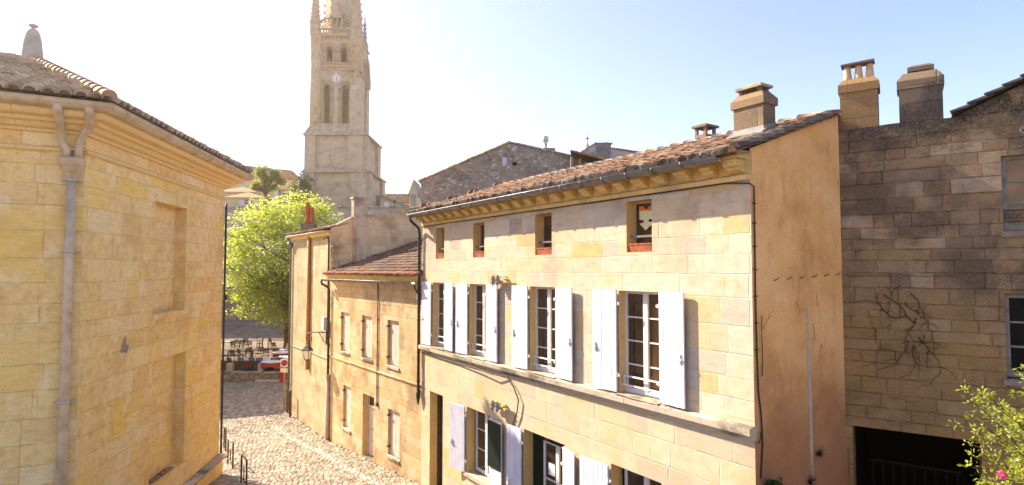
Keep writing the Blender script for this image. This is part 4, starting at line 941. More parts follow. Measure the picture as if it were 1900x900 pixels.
# tiled hip roof and its stone finial
ge = offset_path(gp, .62)
apex = (-13.35,16.3,13.0); ap2 = (-18.5,12.6,13.0)
mb = MB(); z = 10.52
cl = [(.58,.42,.26),(.50,.35,.21),(.62,.47,.31),(.45,.31,.19),(.55,.40,.28),(.66,.52,.36)]
def fld(poly, e, **k): tile_field(mb, poly, e, cols=cl, sp=.25, ex=.38, rad=.11, seg=5, **k)
fld([(*ge[1],z), (*ge[2],z), apex], (l.t[0],l.t[1],0)); fld([(*ge[0],z), (*ge[1],z), apex, ap2], (ll.t[0],ll.t[1],0)); fld([(*ge[2],z), (*ge[3],z), ap2, apex], (f3.t[0],f3.t[1],0)); mb.face([(*ge[3],z), (*ge[0],z), ap2], 0, (.2,.12,.08))
grf = mb.build('roof', M_tileL, gold)
mb = MB(); ridge_tiles(mb, (*ge[2],z+.05), (apex[0],apex[1],apex[2]+.05), .13, .40); ridge_tiles(mb, (*ge[1],z+.05), (apex[0],apex[1],apex[2]+.05), .13, .40); ridge_tiles(mb, apex, ap2, .13, .4); mb.build('ridge', M_tileL, grf)
fx, fy = -13.35, 16.25
mb = MB(); mb.lathe(fx, fy, [(.26,12.8),(.25,13.1),(.21,13.55),(.16,13.78),(.10,13.88),(.05,13.91),(.05,13.94),(.11,13.96),(.12,14.0),(.07,14.03),(.02,14.05)], 14); mb.build('finial', m_plain('pale_stone_finial', (.52,.45,.35), .9, .1, 3, .1, bump=.6), grf)

# an unseen house further along the square (it only shades the plaza)
mb = MB(); mb.prism([(-31,36),(-21.6,36),(-21.6,44),(-31,44)], -.3, 8.2); 
h = thing('plaza_shade_house', 'unseen limestone house added beyond the golden building to shade the square', 'house', (-26,45,0)); mb.build('wall', M_low, h)
mb = MB(); mb.face([(-31.4,35.6,8.1),(-21.2,35.6,8.1),(-26.3,35.6,9.9)]); mb.face([(-21.2,35.6,8.1),(-21.2,44.4,8.1),(-26.3,44.4,9.9),(-26.3,35.6,9.9)]); mb.face([(-31.4,44.4,8.1),(-31.4,35.6,8.1),(-26.3,35.6,9.9),(-26.3,44.4,9.9)]); mb.build('roof', m_plain('old_tiles', (.25,.15,.1), .9, .2, 3, .1), h)
# ================================================================== 6. GROUND
def H(x, y):
    if y < 26: return .02+.072*(26-max(y,-12))
    if y < 50: return .02
    if y < 62: return .02+(y-50)/12*1.9
    if y < 65.4: return 1.92
    return 13.3
t = NT('packed_earth'); co = t.n('TexCoord').outputs['Object']; nn = t.noise(co, .8, 6); n2 = t.noise(co, 14, 4)
t.bsdf(t.mix(.4, t.mix(t.step(nn, .3, .7), (.17,.135,.10), (.27,.22,.165)), t.ramp(n2, [(.3,.6),(.7,1.2)]), 'MULTIPLY'), .95, t.bump(n2, .4, .02), .1); M_earth = t.mat
mb = MB(); xs = [-3000,-300,-80,-40,-30]+list(range(-26,12,2))+[20,50,300,3000]; ys = [-3000,-200,-40,-12,0,8,14,20,26,32,38,44,50,53,56,59,62,65.4,65.45,80,120,400,3000]
for a, b in zip(xs, xs[1:]):
    for c, d in zip(ys, ys[1:]): mb.face([(a,c,H(a,c)),(b,c,H(b,c)),(b,d,H(b,d) if d != 65.4 else 1.92),(a,d,H(a,d) if d != 65.4 else 1.92)], smooth=True)
mb.build('ground', M_earth, kind='structure')
# cobbled street: every sett its own worn block
def in_poly(x, y, q):
    r = False; j = len(q)-1
    for i in range(len(q)):
        if (q[i][1] > y) != (q[j][1] > y) and x < (q[j][0]-q[i][0])*(y-q[i][1])/(q[j][1]-q[i][1])+q[i][0]: r = not r
        j = i
    return r
SP = [(-9.2,14), (-9.75,20.2), (-17.4,19.2), (-24,26), (-24,38.4), (-11.5,38.4), (-11.15,30.0), (-9.4,27.5), (-7.75,25.1), (-2.9,18.6), (1.5,12), (-3,10)]
mb = MB(); rowh = .20; y = 12.0; r = 0
rs = random.Random(3)
GUT = [(-10.9,27.5), (-8.4,24.2), (-5.2,20.0), (-3.2,17.4)]
def gutd(x, y):
    best = 9
    for (ax, ay), (bx, by) in zip(GUT, GUT[1:]):
        vx, vy = bx-ax, by-ay; tt_ = max(0, min(1, ((x-ax)*vx+(y-ay)*vy)/(vx*vx+vy*vy))); best = min(best, hypot(x-ax-vx*tt_, y-ay-vy*tt_))
    return best
while y < 38.4:
    x = -24+rs.uniform(0,.2)
    while x < 1.5:
        w = rs.uniform(.13,.21); cx_, cy_ = x+w/2, y+.03*sin(x*.9+y*.3)+x*.06+1.0
        if in_poly(cx_, cy_, SP):
            g = rs.uniform(.006,.014); hh = H(cx_, cy_)+.035+rs.uniform(-.007,.009); hb = H(cx_, cy_)-.02
            k = rs.uniform(.72,1.1); gd = gutd(cx_, cy_)
            c = rs.choice([(.36,.30,.23),(.29,.24,.18),(.43,.37,.29),(.31,.24,.16),(.21,.165,.12),(.38,.30,.21)]); 
            if gd < .13: c = (.50,.44,.36)
            c = tuple(q*k for q in c); a, b, c_, d = cx_-w/2+g*.4, cx_+w/2-g*.4, cy_-rowh/2+g, cy_+rowh/2-g; i = .018
            tx, ty = rs.uniform(-.07,.07), rs.uniform(-.07,.07)
            T = [(a+i,c_+i), (b-i,c_+i), (b-i,d-i), (a+i,d-i)]; T = [(p[0]+rs.uniform(-.008,.008), p[1]+rs.uniform(-.008,.008), hh+(p[0]-cx_)*tx+(p[1]-cy_)*ty) for p in T]; Bq = [(a,c_,hb),(b,c_,hb),(b,d,hb),(a,d,hb)]
            mid_ = [(p[0]*.25+q[0]*.75, p[1]*.25+q[1]*.75, q[2]-.010) for p, q in zip(T, Bq)]
            mid_ = [(q[0], q[1], hh-.012) for q in Bq]
            bb = len(mb.v); mb.v.extend(Bq); mb.v.extend(mid_); mb.v.extend(T)
            F_ = [(8,9,10,11)]+[(e, (e+1) % 4, 4+(e+1) % 4, 4+e) for e in range(4)]+[(4+e, 4+(e+1) % 4, 8+(e+1) % 4, 8+e) for e in range(4)]
            for f in F_: mb.f.append(tuple(bb+q for q in f)); mb.m.append(0); mb.c.append(c); mb.sm.append(False)
        x += w
    y += rowh; r += 1
M_cob = m_tint('street_setts', .55, (.15,.12,.09), None, .5, .6, .008, 3)
mb.build('cobblestone_street', M_cob, kind='structure')
mb = MB(); mb.prism([(-2.9,18.5),(-2.75,18.6),(-7.6,25.15),(-7.85,25.05)][::-1], -.2, .2, top=[.12,.12,.6,.6]); 
# square terrace with its low wall
mb = MB(); mb.prism([(-26,38.9),(-10,38.9),(-10,50.5),(-26,50.5)], -.3, .55); tp = NT('dusty_terrace'); co = tp.n('TexCoord').outputs['Object']; n1 = tp.noise(co, 1.2, 6); n2 = tp.noise(co, 10, 4)
tp.bsdf(tp.mix(.4, tp.mix(tp.step(n1, .3, .7), (.12,.085,.06), (.18,.135,.10)), tp.ramp(n2, [(.3,.6),(.7,1.2)]), 'MULTIPLY'), .95, tp.bump(n2, .5, .02), .1)
mb.build('terrace', tp.mat, kind='structure')
def stonewall(name, F, s0, s1, o0, o1, z0, z1, mat, label, cat, cap=True, capm=None):
    mb = MB(); mb.fbox(F, s0, s1, o0, o1, z0, z1); w = mb.build(name, mat, label=label, cat=cat, at0=F.P((s0+s1)/2, (o0+o1)/2, z0))
    if cap:
        k = MB(); n = int((s1-s0)/.9)
        for i in range(n):
            a, b = s0+(s1-s0)*i/n, s0+(s1-s0)*(i+1)/n; q = random.uniform(-.015,.015); k.fbox(F, a+.004, b-.004, o0-.05, o1+.05+q, z1, z1+.10+q)
        k.build('coping', capm or M_string, w)
    return w
M_lowwall = m_rubble('low_wall_rubble', [(.30,.22,.13),(.38,.29,.17),(.25,.19,.12)], 2.0, (.16,.12,.08), (.10,.08,.05))
LW = Face((-24,38.6),(-10,38.6))
stonewall('low_wall', LW, 0, 14, -.3, 0, -.2, .52, M_lowwall, 'low rough stone wall along the front edge of the cafe terrace', 'wall')
mb = MB(); mb.box(-16.4,-11.2,38.15,38.55,-.1,.16); mb.build('kerb_stone', M_string, label='long pale stone step in front of the low terrace wall', cat='kerb')
RW = Face((-60,64.9),(40,64.9))
M_ret = m_ashlar('retaining_wall_stone', [(.46,.42,.36),(.52,.48,.41),(.40,.36,.31),(.50,.43,.33)], .4, .8, (.36,.32,.26), .5, .8, stain=(.20,.17,.14), stain_amt=.5, stain_lo=.5, bump=.6, streak=.3, zgrad=[(13.4,14.2,(.13,.11,.09),.8)])
stonewall('retaining_wall', RW, 0, 100, -.9, 0, -.1, 14.02, M_ret, 'tall stone retaining wall below the church tower, topped by a parapet', 'wall')
# rock face at the foot of the retaining wall
mb = MB(); rr = random.Random(5); nx, nz = 60, 8; b = len(mb.v)
for j in range(nz+1):
    for i in range(nx+1):
        x = -34+i*.5; z = 1.0+j*.55; mb.v.append((x, 64.2-(1-j/nz)*2.2-rr.uniform(0,.7), z+rr.uniform(-.12,.12)))
for j in range(nz):
    for i in range(nx): mb.f.append((b+j*(nx+1)+i, b+j*(nx+1)+i+1, b+(j+1)*(nx+1)+i+1, b+(j+1)*(nx+1)+i)); mb.m.append(0); mb.c.append(None); mb.sm.append(False)
mb.build('rock_outcrop', m_rubble('rock', [(.34,.26,.17),(.42,.33,.22),(.28,.21,.14)], .9, (.15,.11,.07), (.12,.10,.06), .9), kind='structure')

# ================================================================== 7. CAFE TERRACE
M_cafe = m_plain('brown_cafe_metal', (.075,.045,.03), .6, .2, 9)
M_ctop = m_plain('grey_brown_table_top', (.075,.055,.04), .6, .2, 9)
M_cloth = m_plain('white_table_cloth', (.80,.78,.76), .8, .03, 9, .1); M_red = m_plain('red_table_cloth', (.42,.05,.025), .8, .1, 9, .1)
def make_chair():
    r = thing('cafe_chair', 'brown slatted cafe chair', 'chair', (0,0,0), 'brown chairs on the cafe terrace')
    mb = MB()
    for k in range(5): mb.box(-.2+.084*k, -.2+.084*k+.066, -.2, .2, .44, .46)
    mb.build('seat', M_cafe, r)
    mb = MB()
    for k in range(5): mb.hexa([(-.19+.08*k,.20,.56),(-.19+.08*k+.055,.20,.56),(-.19+.08*k+.055,.215,.56),(-.19+.08*k,.215,.56),(-.19+.08*k,.27,.88),(-.19+.08*k+.055,.27,.88),(-.19+.08*k+.055,.285,.88),(-.19+.08*k,.285,.88)])
    mb.box(-.21,.21,.265,.295,.86,.91); mb.build('backrest', M_cafe, r)
    for sx in (-.19,.19):
        mb = MB(); mb.tube([(sx,-.22,0),(sx,-.17,.45)], .014, 5); mb.build('leg', M_cafe, r)
        mb = MB(); mb.tube([(sx,.26,0),(sx,.18,.45),(sx,.28,.90)], .014, 5); mb.build('leg', M_cafe, r)
    return r
def make_table(cloth, w=.8, d=.8):
    r = thing('cafe_table', 'cafe table', 'table', (0,0,0), 'cafe tables under white and red cloths' if cloth else 'bare brown cafe tables')
    mb = MB(); mb.box(-w/2,w/2,-d/2,d/2,.71,.74); mb.build('table_top', M_ctop, r)
    for sx in (-1,1):
        for sy in (-1,1):
            mb = MB(); mb.tube([(sx*(w/2-.05),sy*(d/2-.05),0),(sx*(w/2-.05),sy*(d/2-.05),.71)], .02, 5); mb.build('leg', M_cafe, r)
    return r
def cloth_obj(x, y, z, w, d, rz, lab):
    root = thing('tablecloth', lab, 'tablecloth', (x,y,z), 'white over red tablecloths'); root.rotation_euler = (0,0,rz); ORG[root] = Vector((0,0,0))
    def sheet(hw, hd, drop, top, diag, wav):
        mb = MB(); N = 32; b = len(mb.v); rings = []
        for rr_, zz in ((0,0),(.6,0),(1,0),(1.03,-drop*.5),(1.06,-drop)):
            ring = []
            for k in range(N):
                a = 2*pi*k/N; c, s = cos(a), sin(a); q = 1/max(abs(c), abs(s))
                dd = zz
                if zz < 0: dd = zz*(1.0+.35*(q-1)/.414*1.2 if not diag else .6+.5*abs(cos(2*a)))
                px_, py_ = c*q*hw*rr_, s*q*hd*rr_
                if zz < 0: px_ *= 1+.02*sin(a*9)*wav; py_ *= 1+.02*cos(a*8)*wav
                mb.v.append((px_, py_, top+dd)); 
            rings.append(b); b += N
        for q0, q1 in zip(rings, rings[1:]):
            for k in range(N):
                k2 = (k+1) % N; mb.f.append((q0+k, q1+k, q1+k2, q0+k2)); mb.m.append(0); mb.c.append(None); mb.sm.append(True)
        return mb
    u = sheet(w/2+.015, d/2+.015, .34, .748, False, 1).build('under_cloth', M_red, root); v = sheet(w/2+.03, d/2+.03, .10, .757, True, .6).build('top_cloth', M_cloth, root)
TZ = .55
t0 = make_table(True); t1 = make_table(False)
cl_specs = [(454,665,'white over red tablecloth on the leftmost cafe table by the low wall',1.0,.8,.1), (486,665,'white over red tablecloth on the long cafe table, second from the left',1.7,.8,.05), (506,669,'white over red tablecloth on the small front table right of the stone post',1.05,.8,-.1), (527,652,'white over red tablecloth on the table beside the tree trunk',1.3,.9,.2), (534,662,'white over red tablecloth on the table behind the no-parking sign',1.2,.8,.1)]
first_t = True
for i, (px, py, lab, w, d, rz) in enumerate(cl_specs):
    x, y, _ = gnd(px, py, 1.3)
    labt = lab.replace('white over red tablecloth on ', '').replace('the ', '', 1)+', under its cloth'
    o = t0 if i == 0 else dup(t0, (0,0,0))
    o.location = (x,y,TZ); o.rotation_euler = (0,0,rz); o['label'] = labt; o.scale = (w/.8, d/.8, 1)
    cloth_obj(x, y, TZ, w, d, rz, lab)
bt = [(440,647,1.9,.8,.9,'long bare table running diagonally at the left of the terrace'), (429,659,1.5,.8,.1,'bare table at the far left just behind the low wall'), (466,631,1.8,.8,.1,'long bare table at the back of the terrace'), (488,647,1.7,.8,.3,'bare table in the middle of the terrace behind the long clothed table'), (516,630,1.6,.8,.05,'bare table at the back left of the tree trunk'), (423,634,1.0,.8,.1,'bare table at the back left with a white plate')]
for i, (px, py, w, d, rz, lab) in enumerate(bt):
    x, y, _ = gnd(px, py, 1.3); o = t1 if i == 0 else dup(t1, (0,0,0)); o.location = (x,y,TZ if y < 50.4 else H(x,y)); o.rotation_euler = (0,0,rz); o['label'] = lab; o.scale = (w/.8, d/.8, 1)
ch = make_chair()
cp = [(435,640,1.2,'at the left end of the diagonal table'), (442,637,.9,'behind the diagonal table'), (449,636,3.8,'at the back left corner of the terrace'), (456,635,.5,'left of the long back table'), (482,633,-1.4,'at the right end of the long back table'), (506,633,1.5,'left of the table beside the trunk'), (512,632,1.2,'just left of the trunk table'), (435,656,2.9,'by the far left bare table'), (449,654,2.4,'right of the diagonal table, nearer one'), (459,652,-2.2,'right of the diagonal table, farther one'), (481,652,0,'behind the long clothed table'), (492,655,.2,'between the middle bare table and the long clothed table'), (441,675,3.1,'in front of the leftmost clothed table'), (468,673,3.0,'in front of the long clothed table, left one'), (480,673,3.3,'in front of the long clothed table, right one'), (519,674,2.9,'in front of the small clothed table, right one'), (499,676,3.4,'in front of the small clothed table, left one'), (430,672,2.8,'at the far left by the low wall'), (517,656,1.3,'left of the clothed table by the trunk'), (462,640,.4,'in front of the long back table'), (541,630,-1.2,'right of the tree trunk')]
for i, (px, py, rz, lab) in enumerate(cp):
    x, y, _ = gnd(px, py+4, TZ+.45); y = max(y, 39.15); o = ch if i == 0 else dup(ch, (0,0,0)); o.location = (x,y,TZ if y < 50.4 else H(x,y)); o.rotation_euler = (0,0,rz); o['label'] = 'brown slatted cafe chair '+lab
mb = MB(); x, y, _ = gnd(423,634,1.3); mb.lathe(x, y, [(.12,1.295),(.22,1.31),(.2,1.315)], 12); mb.build('plate', M_cloth, label='white plate on the bare table at the back left of the terrace', cat='plate')
x, y, _ = gnd(474,655,TZ+.75)
mb = MB(); mb.lathe(x, y, [(.02,TZ+.0),(.30,TZ+.02),(.04,TZ+.06),(.03,TZ+1.9)], 8); 
x, y, _ = gnd(477,631,1.3); root = thing('closed_parasol', 'thin upright parasol pole standing by the long back table', 'parasol', (x,y,TZ)); mb = MB(); mb.tube([(x,y,TZ),(x,y,TZ+2.0)], .025, 6); mb.build('pole', M_cafe, root); mb = MB(); mb.lathe(x, y, [(.3,TZ+.001),(.3,TZ+.06),(.05,TZ+.10)], 12); mb.build('base', M_cafe, root)
# white moulded chair by the trunk
x, y, _ = gnd(527,645,TZ+.6); root = thing('white_chair', 'small white moulded armchair beside the tree trunk on the cafe terrace', 'chair', (x,y,TZ)); 
mb = MB(); mb.box(x-.28,x+.28,y-.25,y+.25,TZ+.40,TZ+.46); mb.build('seat', M_cloth, root)
mb = MB(); mb.hexa([(x+.18,y-.24,TZ+.46),(x+.26,y-.24,TZ+.46),(x+.26,y+.24,TZ+.46),(x+.18,y+.24,TZ+.46),(x+.30,y-.2,TZ+.95),(x+.36,y-.2,TZ+.95),(x+.36,y+.2,TZ+.95),(x+.30,y+.2,TZ+.95)]); mb.build('backrest', M_cloth, root)
for sx in (-1,1):
    for sy in (-1,1): mb = MB(); mb.tube([(x+sx*.26,y+sy*.23,TZ),(x+sx*.22,y+sy*.2,TZ+.42)], .025, 5); mb.build('leg', M_cloth, root)
M_post = m_ashlar('terrace_post_stone', [(.42,.33,.20),(.48,.38,.24)], .8, .8, (.3,.25,.15), .2, .5, stain=(.15,.12,.08), stain_amt=.5, bump=.7)
for i, (px, lab) in enumerate(((432,'squat square stone post on the low terrace wall, the left one'), (489.5,'squat square stone post on the low terrace wall, the right one'))):
    x, y, _ = gnd(px, 688, .62); y = 38.75; x = (px-950)/1100*y; mb = MB(); mb.box(x-.19,x+.19,y-.16,y+.16,.615,1.08); taper_ = [(x-.19,y-.16),(x+.19,y-.16),(x+.19,y+.16),(x-.19,y+.16)]
    mb.hexa([(*p,1.08) for p in taper_]+[((p[0]-x)*.7+x,(p[1]-y)*.7+y,1.16) for p in taper_]); mb.build('stone_post', M_post, label=lab, cat='post', group='stone posts on the terrace wall')
# thin railing between the posts
root = thing('terrace_railing', 'thin dark iron railing along the top of the low terrace wall', 'railing', (-17,38.7,.62))
mb = MB(); mb.tube([(-20,38.75,1.12),(-11.6,38.75,1.12)], .014, 5); mb.tube([(-20,38.75,.72),(-11.6,38.75,.72)], .012, 5); mb.build('rail', M_cafe, root)
mb = MB()
for k in range(42): mb.tube([(-19.95+.2*k,38.75,.615),(-19.95+.2*k,38.75,1.12)], .010, 4)
mb.build('baluster', M_cafe, root)
x, y, _ = gnd(494,706,0.02); mb = MB(); mb.lathe(x, y+.3, [(.27,.0),(.34,.15),(.38,.45),(.36,.62),(.40,.66),(.40,.72),(.33,.72),(.30,.5)], 18); mb.build('waste_bin', m_plain('dark_bin', (.035,.03,.022), .6, .2), label='dark rounded bin standing in front of the low terrace wall', cat='bin')
x, y = (527.5-950)/1100*38.0, 38.0
root = thing('fire_hydrant', 'small red hydrant in front of the low wall, left of the sign pole', 'hydrant', (x,y,0)); mb = MB(); mb.lathe(x, y, [(.19,0),(.19,.08),(.15,.10),(.15,.72),(.18,.74),(.17,.86),(.10,.95),(.03,.98)], 14); mb.build('barrel', M_red, root)
mb = MB(); mb.tube([(x-.22,y,.55),(x+.22,y,.55)], .06, 8); mb.build('outlet', M_red, root)
# no-parking sign
x, y = (531.5-950)/1100*30.6, 30.6
x += .0
root = thing('parking_sign', 'square no-parking sign with a blank plate below it on a thin brown post', 'road sign', (x,y,.02))
M_sbrown = m_plain('red_brown_post', (.15,.055,.035), .6, .2, 9); M_plate = m_plain('cream_sign_plate', (.72,.62,.48), .5, .04, 5)
mb = MB(); mb.tube([(x,y+.03,.0),(x,y+.03,2.62)], .035, 8); mb.build('post', m_plain('tan_post', (.40,.24,.10), .6, .2), root)
mb = MB(); mb.box(x-.2,x+.2,y-.02,y,2.22,2.62); pl = mb.build('sign_plate', M_plate, root)
def disc(mb, x, y, z, r0, r1, N=28, yo=-.03):
    for k in range(N):
        a, b = 2*pi*k/N, 2*pi*(k+1)/N
        mb.hexa([(x+cos(a)*r0,y+yo,z+sin(a)*r0),(x+cos(a)*r1,y+yo,z+sin(a)*r1),(x+cos(a)*r1,y+yo+.006,z+sin(a)*r1),(x+cos(a)*r0,y+yo+.006,z+sin(a)*r0),(x+cos(b)*r0,y+yo,z+sin(b)*r0),(x+cos(b)*r1,y+yo,z+sin(b)*r1),(x+cos(b)*r1,y+yo+.006,z+sin(b)*r1),(x+cos(b)*r0,y+yo+.006,z+sin(b)*r0)])
mb = MB(); disc(mb, x, y, 2.42, 0.0, .135); mb.build('blue_disc', m_plain('sign_blue', (.02,.05,.25), .4, .03), pl)
mb = MB(); disc(mb, x, y, 2.42, .12, .16, yo=-.036); d_ = .125*.7071; w_ = .018
mb.hexa([(x-d_-w_,y-.037,2.42+d_-w_),(x-d_+w_,y-.037,2.42+d_+w_),(x-d_+w_,y-.031,2.42+d_+w_),(x-d_-w_,y-.031,2.42+d_-w_),(x+d_-w_,y-.037,2.42-d_-w_),(x+d_+w_,y-.037,2.42-d_+w_),(x+d_+w_,y-.031,2.42-d_+w_),(x+d_-w_,y-.031,2.42-d_-w_)]); mb.build('red_ring', m_plain('sign_red', (.55,.02,.02), .4, .03), pl)
mb = MB(); mb.box(x-.2,x+.2,y-.02,y,1.94,2.15); mb.build('lower_plate', M_plate, root)
for i, (px, Y, hh, lab) in enumerate(((538,30.0,1.25,'red-brown bollard against the corner house, the farther one'), (543,29.1,1.30,'red-brown bollard against the corner house, the nearer one'))):
    x, y = (px-950)/1100*Y, Y; mb = MB(); mb.lathe(x, y, [(.055,0),(.055,hh-.05),(.07,hh-.04),(.07,hh),(.02,hh+.04)], 10); mb.build('bollard', M_sbrown, label=lab, cat='bollard', group='bollards by the corner house')
# two short handrails beside the golden building
M_rail = m_plain('worn_handrail', (.10,.085,.075), .45, .3, 9, .4); M_railt = m_plain('pale_rail_top', (.40,.35,.30), .4, .2, 9, .4)
def handrail(p, q, lab):
    z0, z1 = H(*p), H(*q); root = thing('handrail', lab, 'handrail', (p[0],p[1],z0), 'handrails beside the golden building')
    for x, y, z in ((*p,z0),(*q,z1)): mb = MB(); mb.box(x-.022,x+.022,y-.022,y+.022,z,z+.88); mb.build('post', M_rail, root)
    mb = MB(); mb.tube([(*p,z0+.90),(*q,z1+.90)], .028, 6); mb.build('top_rail', M_railt, root)
    mb = MB(); mb.tube([(*p,z0+.20),(*q,z1+.20)], .02, 6); mb.tube([((p[0]+q[0])/2,(p[1]+q[1])/2,(z0+z1)/2+.2),((p[0]+q[0])/2,(p[1]+q[1])/2,(z0+z1)/2+.6)], .02, 6); mb.build('lower_rail', M_rail, root)
handrail((-9.98,21.15), (-9.48,20.45), 'short metal handrail at the corner of the golden building, middle of three')
handrail((-8.42,18.75), (-7.95,18.05), 'short metal handrail beside the golden building, nearest of three')
handrail((-11.30,23.6), (-10.95,23.0), 'short metal handrail beside the golden building, farthest of three')

# ================================================================== 8. TREES
def limb(mb, p, d, L, r, depth, tips, rnd, bend=.35):
    n = 5; pts = [Vector(p)]; rs_ = [r]; d = Vector(d).normalized()
    for k in range(n):
        d = (d+Vector((rnd.uniform(-bend,bend), rnd.uniform(-bend,bend), rnd.uniform(-.1,.25)))*.4).normalized(); pts.append(pts[-1]+d*L/n); rs_.append(r*(1-.6*(k+1)/n))
    mb.tube(pts, rs_, 7 if depth < 2 else 4, cap=False)
    if depth >= 3: tips.append(pts[-1]); return
    for k in range(4 if depth < 2 else 3):
        i = rnd.randint(2, n); a = rnd.uniform(0, 2*pi); side = Vector((cos(a), sin(a), rnd.uniform(-.1,.7))).normalized()
        limb(mb, pts[i], d*.5+side*.8, L*rnd.uniform(.5,.72), rs_[i]*.75, depth+1, tips, rnd)
    tips.append(pts[-1])
rnd = random.Random(11)
M_bark = m_plain('tree_bark', (.17,.105,.055), .95, .3, 3, .1, bump=.8, bd=.03)
tree = thing('lime_tree', 'big bright yellow-green leafy tree shading the cafe terrace', 'tree', (-18.1,48,.55))
mb = MB(); tips = []
tx, ty = -18.1, 48
mb.tube([(tx,ty,.4),(tx+.03,ty,1.2),(tx,ty,2.6),(tx-.1,ty,3.8)], [.40,.29,.26,.25], 12)
for k in range(7):
    a = 2*pi*k/7+.3; limb(mb, (tx-.1,ty,3.4+.1*k), (cos(a)*.75,sin(a)*.75,.75), rnd.uniform(3.6,4.6), .15, 0, tips, rnd)
limb(mb, (tx-.1,ty,3.8), (.05,0,1), 5, .2, 0, tips, rnd)
mb.build('trunk', M_bark, tree)
mb = MB()
def crown(mb, C, R, nclump, per, size, rnd, flat=.38, clump=(.6,1.15), inner=.35, droop=.0):
    for _ in range(nclump):
        while True:
            p = Vector((rnd.uniform(-1,1), rnd.uniform(-1,1), rnd.uniform(-1,1)))
            if inner < p.length <= 1: break
        q = Vector((C[0]+p.x*R[0], C[1]+p.y*R[1], C[2]+p.z*R[2])); cr = rnd.uniform(*clump); tone = rnd.random()*.6
        for _ in range(per):
            while True:
                v = Vector((rnd.uniform(-1,1), rnd.uniform(-1,1), rnd.uniform(-1,1)))
                if v.length <= 1: break
            c = q+Vector((v.x*cr, v.y*cr, v.z*cr*flat-droop*hypot(v.x,v.y)**2)); s = size*rnd.uniform(.6,1.3)
            a = Vector((rnd.uniform(-1,1), rnd.uniform(-1,1), rnd.uniform(-.5,.3))).normalized(); b = a.cross(Vector((rnd.uniform(-.5,.5), rnd.uniform(-.5,.5), 1))).normalized(); k = min(1, tone+rnd.uniform(0,.45))
            mb.face([c-a*s*.5, c+b*s*.27, c+a*s*.5, c-b*s*.27], 0, (k,k,k))
crown(mb, (-18.3,48,8.4), (4.7,4.2,5.0), 520, 52, .26, rnd, flat=.42, inner=.45, droop=.25)
crown(mb, (-17.2,47.6,4.8), (5.0,4.0,2.2), 200, 46, .24, rnd, flat=.35, inner=.3, droop=.3)
crown(mb, (-15.2,48.5,10.2), (2.4,2.5,1.9), 45, 40, .22, rnd, flat=.35, droop=.2)
crown(mb, (-13.9,49.5,9.7), (1.6,1.5,.7), 12, 30, .2, rnd, flat=.3, clump=(.3,.7))
crown(mb, (-20.8,47,7.6), (2.4,3,4.2), 110, 42, .22, rnd, flat=.4)
crown(mb, (-17.2,47.5,12.2), (2.8,2.6,1.3), 50, 42, .22, rnd, flat=.4)
M_lime = m_leaf('lime_leaves', (.14,.20,.02), (.32,.38,.05), .6, (.70,.76,.11))
mb.build('crown', M_lime, tree)
# pollarded tree on the upper terrace
pol = thing('pollarded_tree', 'small pollarded tree with knobbly leaf clumps above the retaining wall', 'tree', at(492,372,72)[:2]+(13.3,))
px_, py_, _ = at(494,372,72); mb = MB(); mb.tube([(px_,py_,13.2),(px_,py_,16.2),(px_-.3,py_,18.6)], [.38,.32,.22], 8)
M_leafm = m_leaf('mid_green_leaves', (.16,.20,.02), (.32,.36,.05), .5, (.62,.66,.08))
for (qx, qy) in ((487,318),(509,323),(480,348),(503,352),(520,338),(472,350),(492,335)):
    q = at(qx,qy,72); mb.tube([(px_-.2,py_,16.5),((px_+q[0])/2,py_+.2,(17+q[2])/2),(q[0],q[1],q[2])], [.22,.16,.12], 6)
mb.build('trunk', M_bark, pol); mb = MB()
for (qx, qy, r_) in ((487,316,1.0),(485,325,.9),(509,322,.75),(511,328,.6),(480,345,.85),(503,348,.8),(521,336,.6),(472,348,.7),(492,334,.5)):
    q = at(qx,qy,72); crown(mb, q, (r_*.8,r_*.8,r_*.9), 26, 36, .24, rnd, flat=.8, clump=(.25,.5), inner=0)
mb.build('crown', M_leafm, pol)
ev = thing('evergreen_tree', 'dark bushy evergreen tree against the left side of the church tower', 'tree', at(556,380,80)[:2]+(13.3,))
ex, ey, _ = at(556,380,80); mb = MB(); mb.tube([(ex,ey,13.2),(ex,ey,17),(ex+.2,ey,20)], [.3,.22,.1], 7); mb.build('trunk', M_bark, ev); mb = MB()
crown(mb, (ex,ey,17.2), (1.5,1.5,2.3), 120, 50, .24, rnd, flat=.8, clump=(.4,.8)); crown(mb, (ex+.7,ey,19.3), (.9,.9,1.2), 40, 40, .22, rnd, flat=.8, clump=(.3,.6)); mb.build('crown', m_leaf('dark_evergreen_leaves', (.045,.06,.015), (.12,.14,.03), .3, (.22,.22,.05)), ev)
